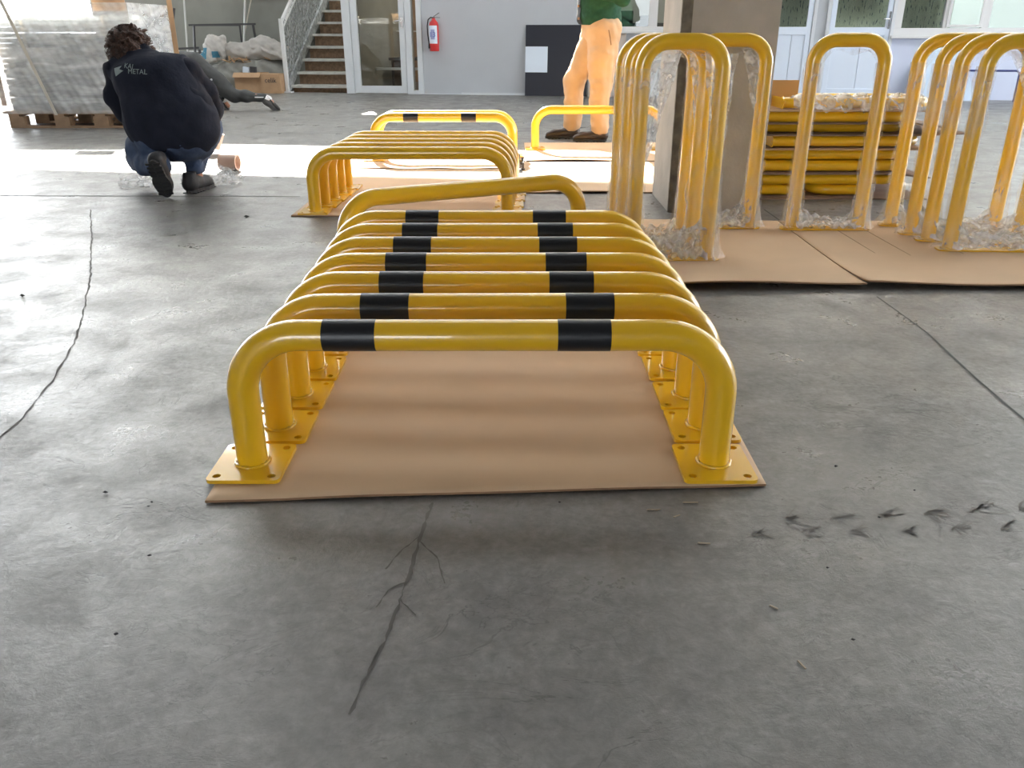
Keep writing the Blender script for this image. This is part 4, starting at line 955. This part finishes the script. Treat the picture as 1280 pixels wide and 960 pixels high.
# curly hair: a shaggy cap of lobes plus single curls standing off
hc = Vector(HD); rr = random.Random(5); hs = [ell((hc.x, hc.y-.015, hc.z+.03), (.106, .104, .095))]
for i in range(90):
    a = rr.uniform(0, 6.28); e = rr.uniform(-.55, 1.4); d = Vector((math.cos(a)*math.cos(e), math.sin(a)*math.cos(e), math.sin(e)))
    if d.y > .5 and d.z < .45: continue
    p = hc+Vector((0, -.015, .03))+d*.102; q = p+d*.014+Vector((rr.uniform(-.02, .02), rr.uniform(-.02, .02), rr.uniform(-.02, .01))); hs.append(cap(tuple(p), tuple(q), .017, .009))
hair = solid('hair', hs, M_hair, p1, h=.008, k=.008, fold=.006, ff=70, seed=4)
m = MB()
for i in range(420):
    a = rr.uniform(0, 6.28); e = rr.uniform(-.7, 1.5); d = Vector((math.cos(a)*math.cos(e), math.sin(a)*math.cos(e), math.sin(e)))
    if d.y > .5 and d.z < .4: continue
    p = hc+Vector((0, -.015, .03))+d*.106; t = d.cross(Vector((rr.uniform(-1, 1), rr.uniform(-1, 1), rr.uniform(-1, 1)))).normalized()
    pts = [p+d*(.026*math.sin(s*math.pi/5))+t*(.008*s-.02)+Vector((0, 0, -.003*s)) for s in range(6)]
    m.tube(pts, .0014, 3, cap=False)
m.build('stray_curls', M_hair, hair)['kind'] = 'stuff'
shoe('left_shoe', (-.045, -.085, .215), (-.025, .0, .004), M_shoe, p1, up=(0, 1, .35), w=.052).name = 'shoe'
shoe('shoe', (.045, .12, .004), (.085, .40, .004), M_shoe, p1, w=.052)

# ---- man 2: on hands and knees behind the stack, one leg stretched back
p2 = empty('person', (-3.50, 10.10, 0), 0, 'person crawling behind the wrapped pallet in dark tracksuit trousers, one leg stretched back', 'person')
hp = (-.20, .0, .50)
thR = chain(((-.14, -.03, .50), .145), ((.10, -.02, .31), .105), ((.28, 0, .165), .070), ((.42, 0, .155), .062), ((.62, .02, .14), .045))
thL = chain(((-.20, .10, .46), .13), ((-.34, .12, .27), .10), ((-.38, .12, .11), .07), ((-.08, .10, .12), .06), ((.11, .06, .12), .045))
tor2 = [ell((-.26, .03, .50), (.20, .17, .155)), ell((-.48, .03, .50), (.20, .165, .13)), cap((-.72, -.12, .50), (-.72, .18, .50), .09), ell((-.62, .03, .50), (.18, .17, .12))]
arm2 = chain(((-.74, -.15, .48), .062), ((-.78, -.18, .27), .05), ((-.84, -.17, .09), .036))+chain(((-.74, .21, .48), .062), ((-.80, .24, .27), .05), ((-.86, .22, .09), .036))
h2 = (-1.0, .03, .50)
bd2 = [((s[0], s[1], s[2], s[3]*.85, s[4]*.85) if s[0] == 'c' else (s[0], s[1], s[2]*.88, s[3])) for s in thR+thL+tor2+arm2]
bd2 += head(h2, (-.7, 0, -.75))+[cap((-.78, .03, .51), (-.95, .03, .51), .055, .05)]+hand((-.845, -.17, .075), (-1, 0, -.35), (0, 0, 1))+hand((-.865, .22, .075), (-1, 0, -.35), (0, 0, 1))+[cap((.62, .02, .14), (.70, .02, .09), .035, .03), cap((.11, .06, .12), (.17, .06, .05), .035, .03)]
solid('body', bd2, M_skin, p2, h=.015, k=.022)
tr2 = solid('tracksuit_trousers', thR+thL+[ell((-.26, .03, .49), (.16, .165, .15))], M_trk, p2, h=.013, k=.04, fold=.010, ff=22, seed=6)
solid('jacket', tor2[1:]+arm2+[ell((-.34, .03, .50), (.17, .17, .145))], M_trk, p2, h=.014, k=.04, fold=.01, ff=20, seed=7, cuts=[((0, 0, .12), (0, 0, -1))])
solid('hair', [ell((-.985, .03, .545), (.105, .09, .085))], M_hair, p2, h=.012, fold=.008, ff=60)
m = MB().box(.53, .63, -.052, -.045, .145, .155); m.build('reflective_stripe', M_white, tr2)
m = MB(); m.tube([(.085, -.14, .345), (.085, -.125, .345)], .012, 12); m.build('white_badge', M_white, tr2)
shoe('shoe', (.66, .02, .165), (.79, .02, .006), M_shoeg, p2, up=(-.75, 0, .1), w=.045, ht=.085)
shoe('shoe', (.09, .06, .160), (.185, .06, .006), M_shoeg, p2, up=(-.9, 0, .1), w=.045, ht=.085)
solid('sock', chain(((.60, .02, .142), .044), ((.665, .02, .125), .042)), M_white, p2, h=.01, k=.01); solid('sock', chain(((.08, .06, .12), .046), ((.13, .06, .11), .044)), M_white, p2, h=.01, k=.01)

# ---- man 3: standing side-on, facing left
p3 = empty('person', (.66, 7.25, 0), 0, 'person standing side-on in tan trousers, dark green cardigan and brown shoes', 'person')
la = chain(((.055, .09, .86), .135), ((-.02, .10, .68), .118), ((-.135, .11, .475), .088), ((-.135, .11, .30), .080), ((-.145, .12, .12), .074))
lb = chain(((.075, -.06, .86), .14), ((.075, -.07, .68), .125), ((.065, -.085, .47), .094), ((.06, -.09, .30), .082), ((.07, -.09, .10), .072))
hips = [ell((.065, .01, .88), (.165, .175, .12))]
tor3 = [ell((.05, .01, .95), (.172, .185, .14)), ell((.045, .01, 1.08), (.175, .185, .17)), ell((.06, .01, 1.25), (.15, .18, .17)), cap((.07, -.14, 1.39), (.07, .17, 1.39), .075)]
ar3 = chain(((.08, -.19, 1.38), .068), ((.16, -.23, 1.22), .060), ((.20, -.24, 1.09), .054), ((.06, -.24, 1.13), .047), ((-.06, -.16, 1.18), .040))+chain(((.08, .22, 1.38), .068), ((.14, .26, 1.22), .060), ((.16, .26, 1.09), .054), ((.02, .22, 1.15), .047), ((-.09, .12, 1.20), .040))
h3 = (.02, .01, 1.60)
bd3 = [((s[0], s[1], s[2], s[3]*.86, s[4]*.86) if s[0] == 'c' else (s[0], s[1], s[2]*.9, s[3])) for s in la+lb+hips+tor3+ar3]
bd3 += head(h3, (-1, 0, -.12))+[cap((.05, .01, 1.42), (.03, .01, 1.53), .062, .056)]+hand((-.075, -.15, 1.185), (-.8, .6, .1), (-.2, -.4, 1))+hand((-.10, .11, 1.20), (-.8, -.6, .1), (-.2, .4, 1))+[cap((-.145, .12, .12), (-.15, .12, .05), .04, .035), cap((.07, -.09, .10), (.06, -.09, .05), .04, .035)]
solid('body', bd3, M_skin, p3, h=.013, k=.02); eyes(h3, (-1, 0, -.1), p3)
tr3 = solid('trousers', la+lb+hips, M_tan, p3, h=.011, k=.02, fold=.009, ff=24, seed=21, cuts=[((0, 0, .065), (0, 0, -1)), ((0, 0, .965), (0, 0, 1))])
cg = solid('cardigan', tor3+ar3, M_green, p3, h=.012, k=.035, fold=.008, ff=24, seed=17, grow=.004, cuts=[((0, 0, .885), (-.14, 0, -1)), ((-.075, -.15, 1.185), (-1, .7, .15)) if False else ((0, 0, 1.47), (0, 0, 1))])
ct = BVHTree.FromPolygons([v.co for v in cg.data.vertices], [p.vertices for p in cg.data.polygons])
def from_side(y, z):
    h = ct.ray_cast(Vector((-1, y, z)), Vector((1, 0, 0))); return h[0] if h[0] and h[0].x < .02 else None
m = MB(); vs = []; zs = [.90+i*.02 for i in range(26)]
for z_ in zs:
    for y_ in (-.075, -.05, -.025, 0, .02):
        h = from_side(y_, z_); vs.append((h.x-.008, y_, z_) if h else (-.135, y_, z_))
m.add(vs, [(j*5+i, j*5+i+1, j*5+i+6, j*5+i+5) for j in range(25) for i in range(4)], True); m.build('placket', M_rub, cg)
for z_ in (.945, 1.035, 1.125, 1.215, 1.305):
    h = from_side(-.055, z_)
    if h: q = MB(); q.tube([(h.x-.008, -.055, z_), (h.x-.016, -.06, z_)], .010, 10); q.build('button', M_brown, cg)
m = MB(); m.tube([(.10, -.205, .86), (.115, -.205, .80), (.125, -.198, .75)], .004, 6); m.build('pocket_seam', M_cardd, tr3)
solid('hair', [ell((.04, .01, 1.66), (.10, .085, .075)), ell((.075, .01, 1.60), (.055, .08, .08))], M_hair, p3, h=.01, fold=.006, ff=60)
shoe('shoe', (-.085, .12, .004), (-.375, .11, .004), M_brshoe, p3, w=.045, ht=.085)
shoe('shoe', (.135, -.09, .004), (-.150, -.10, .004), M_brshoe, p3, w=.045, ht=.085)
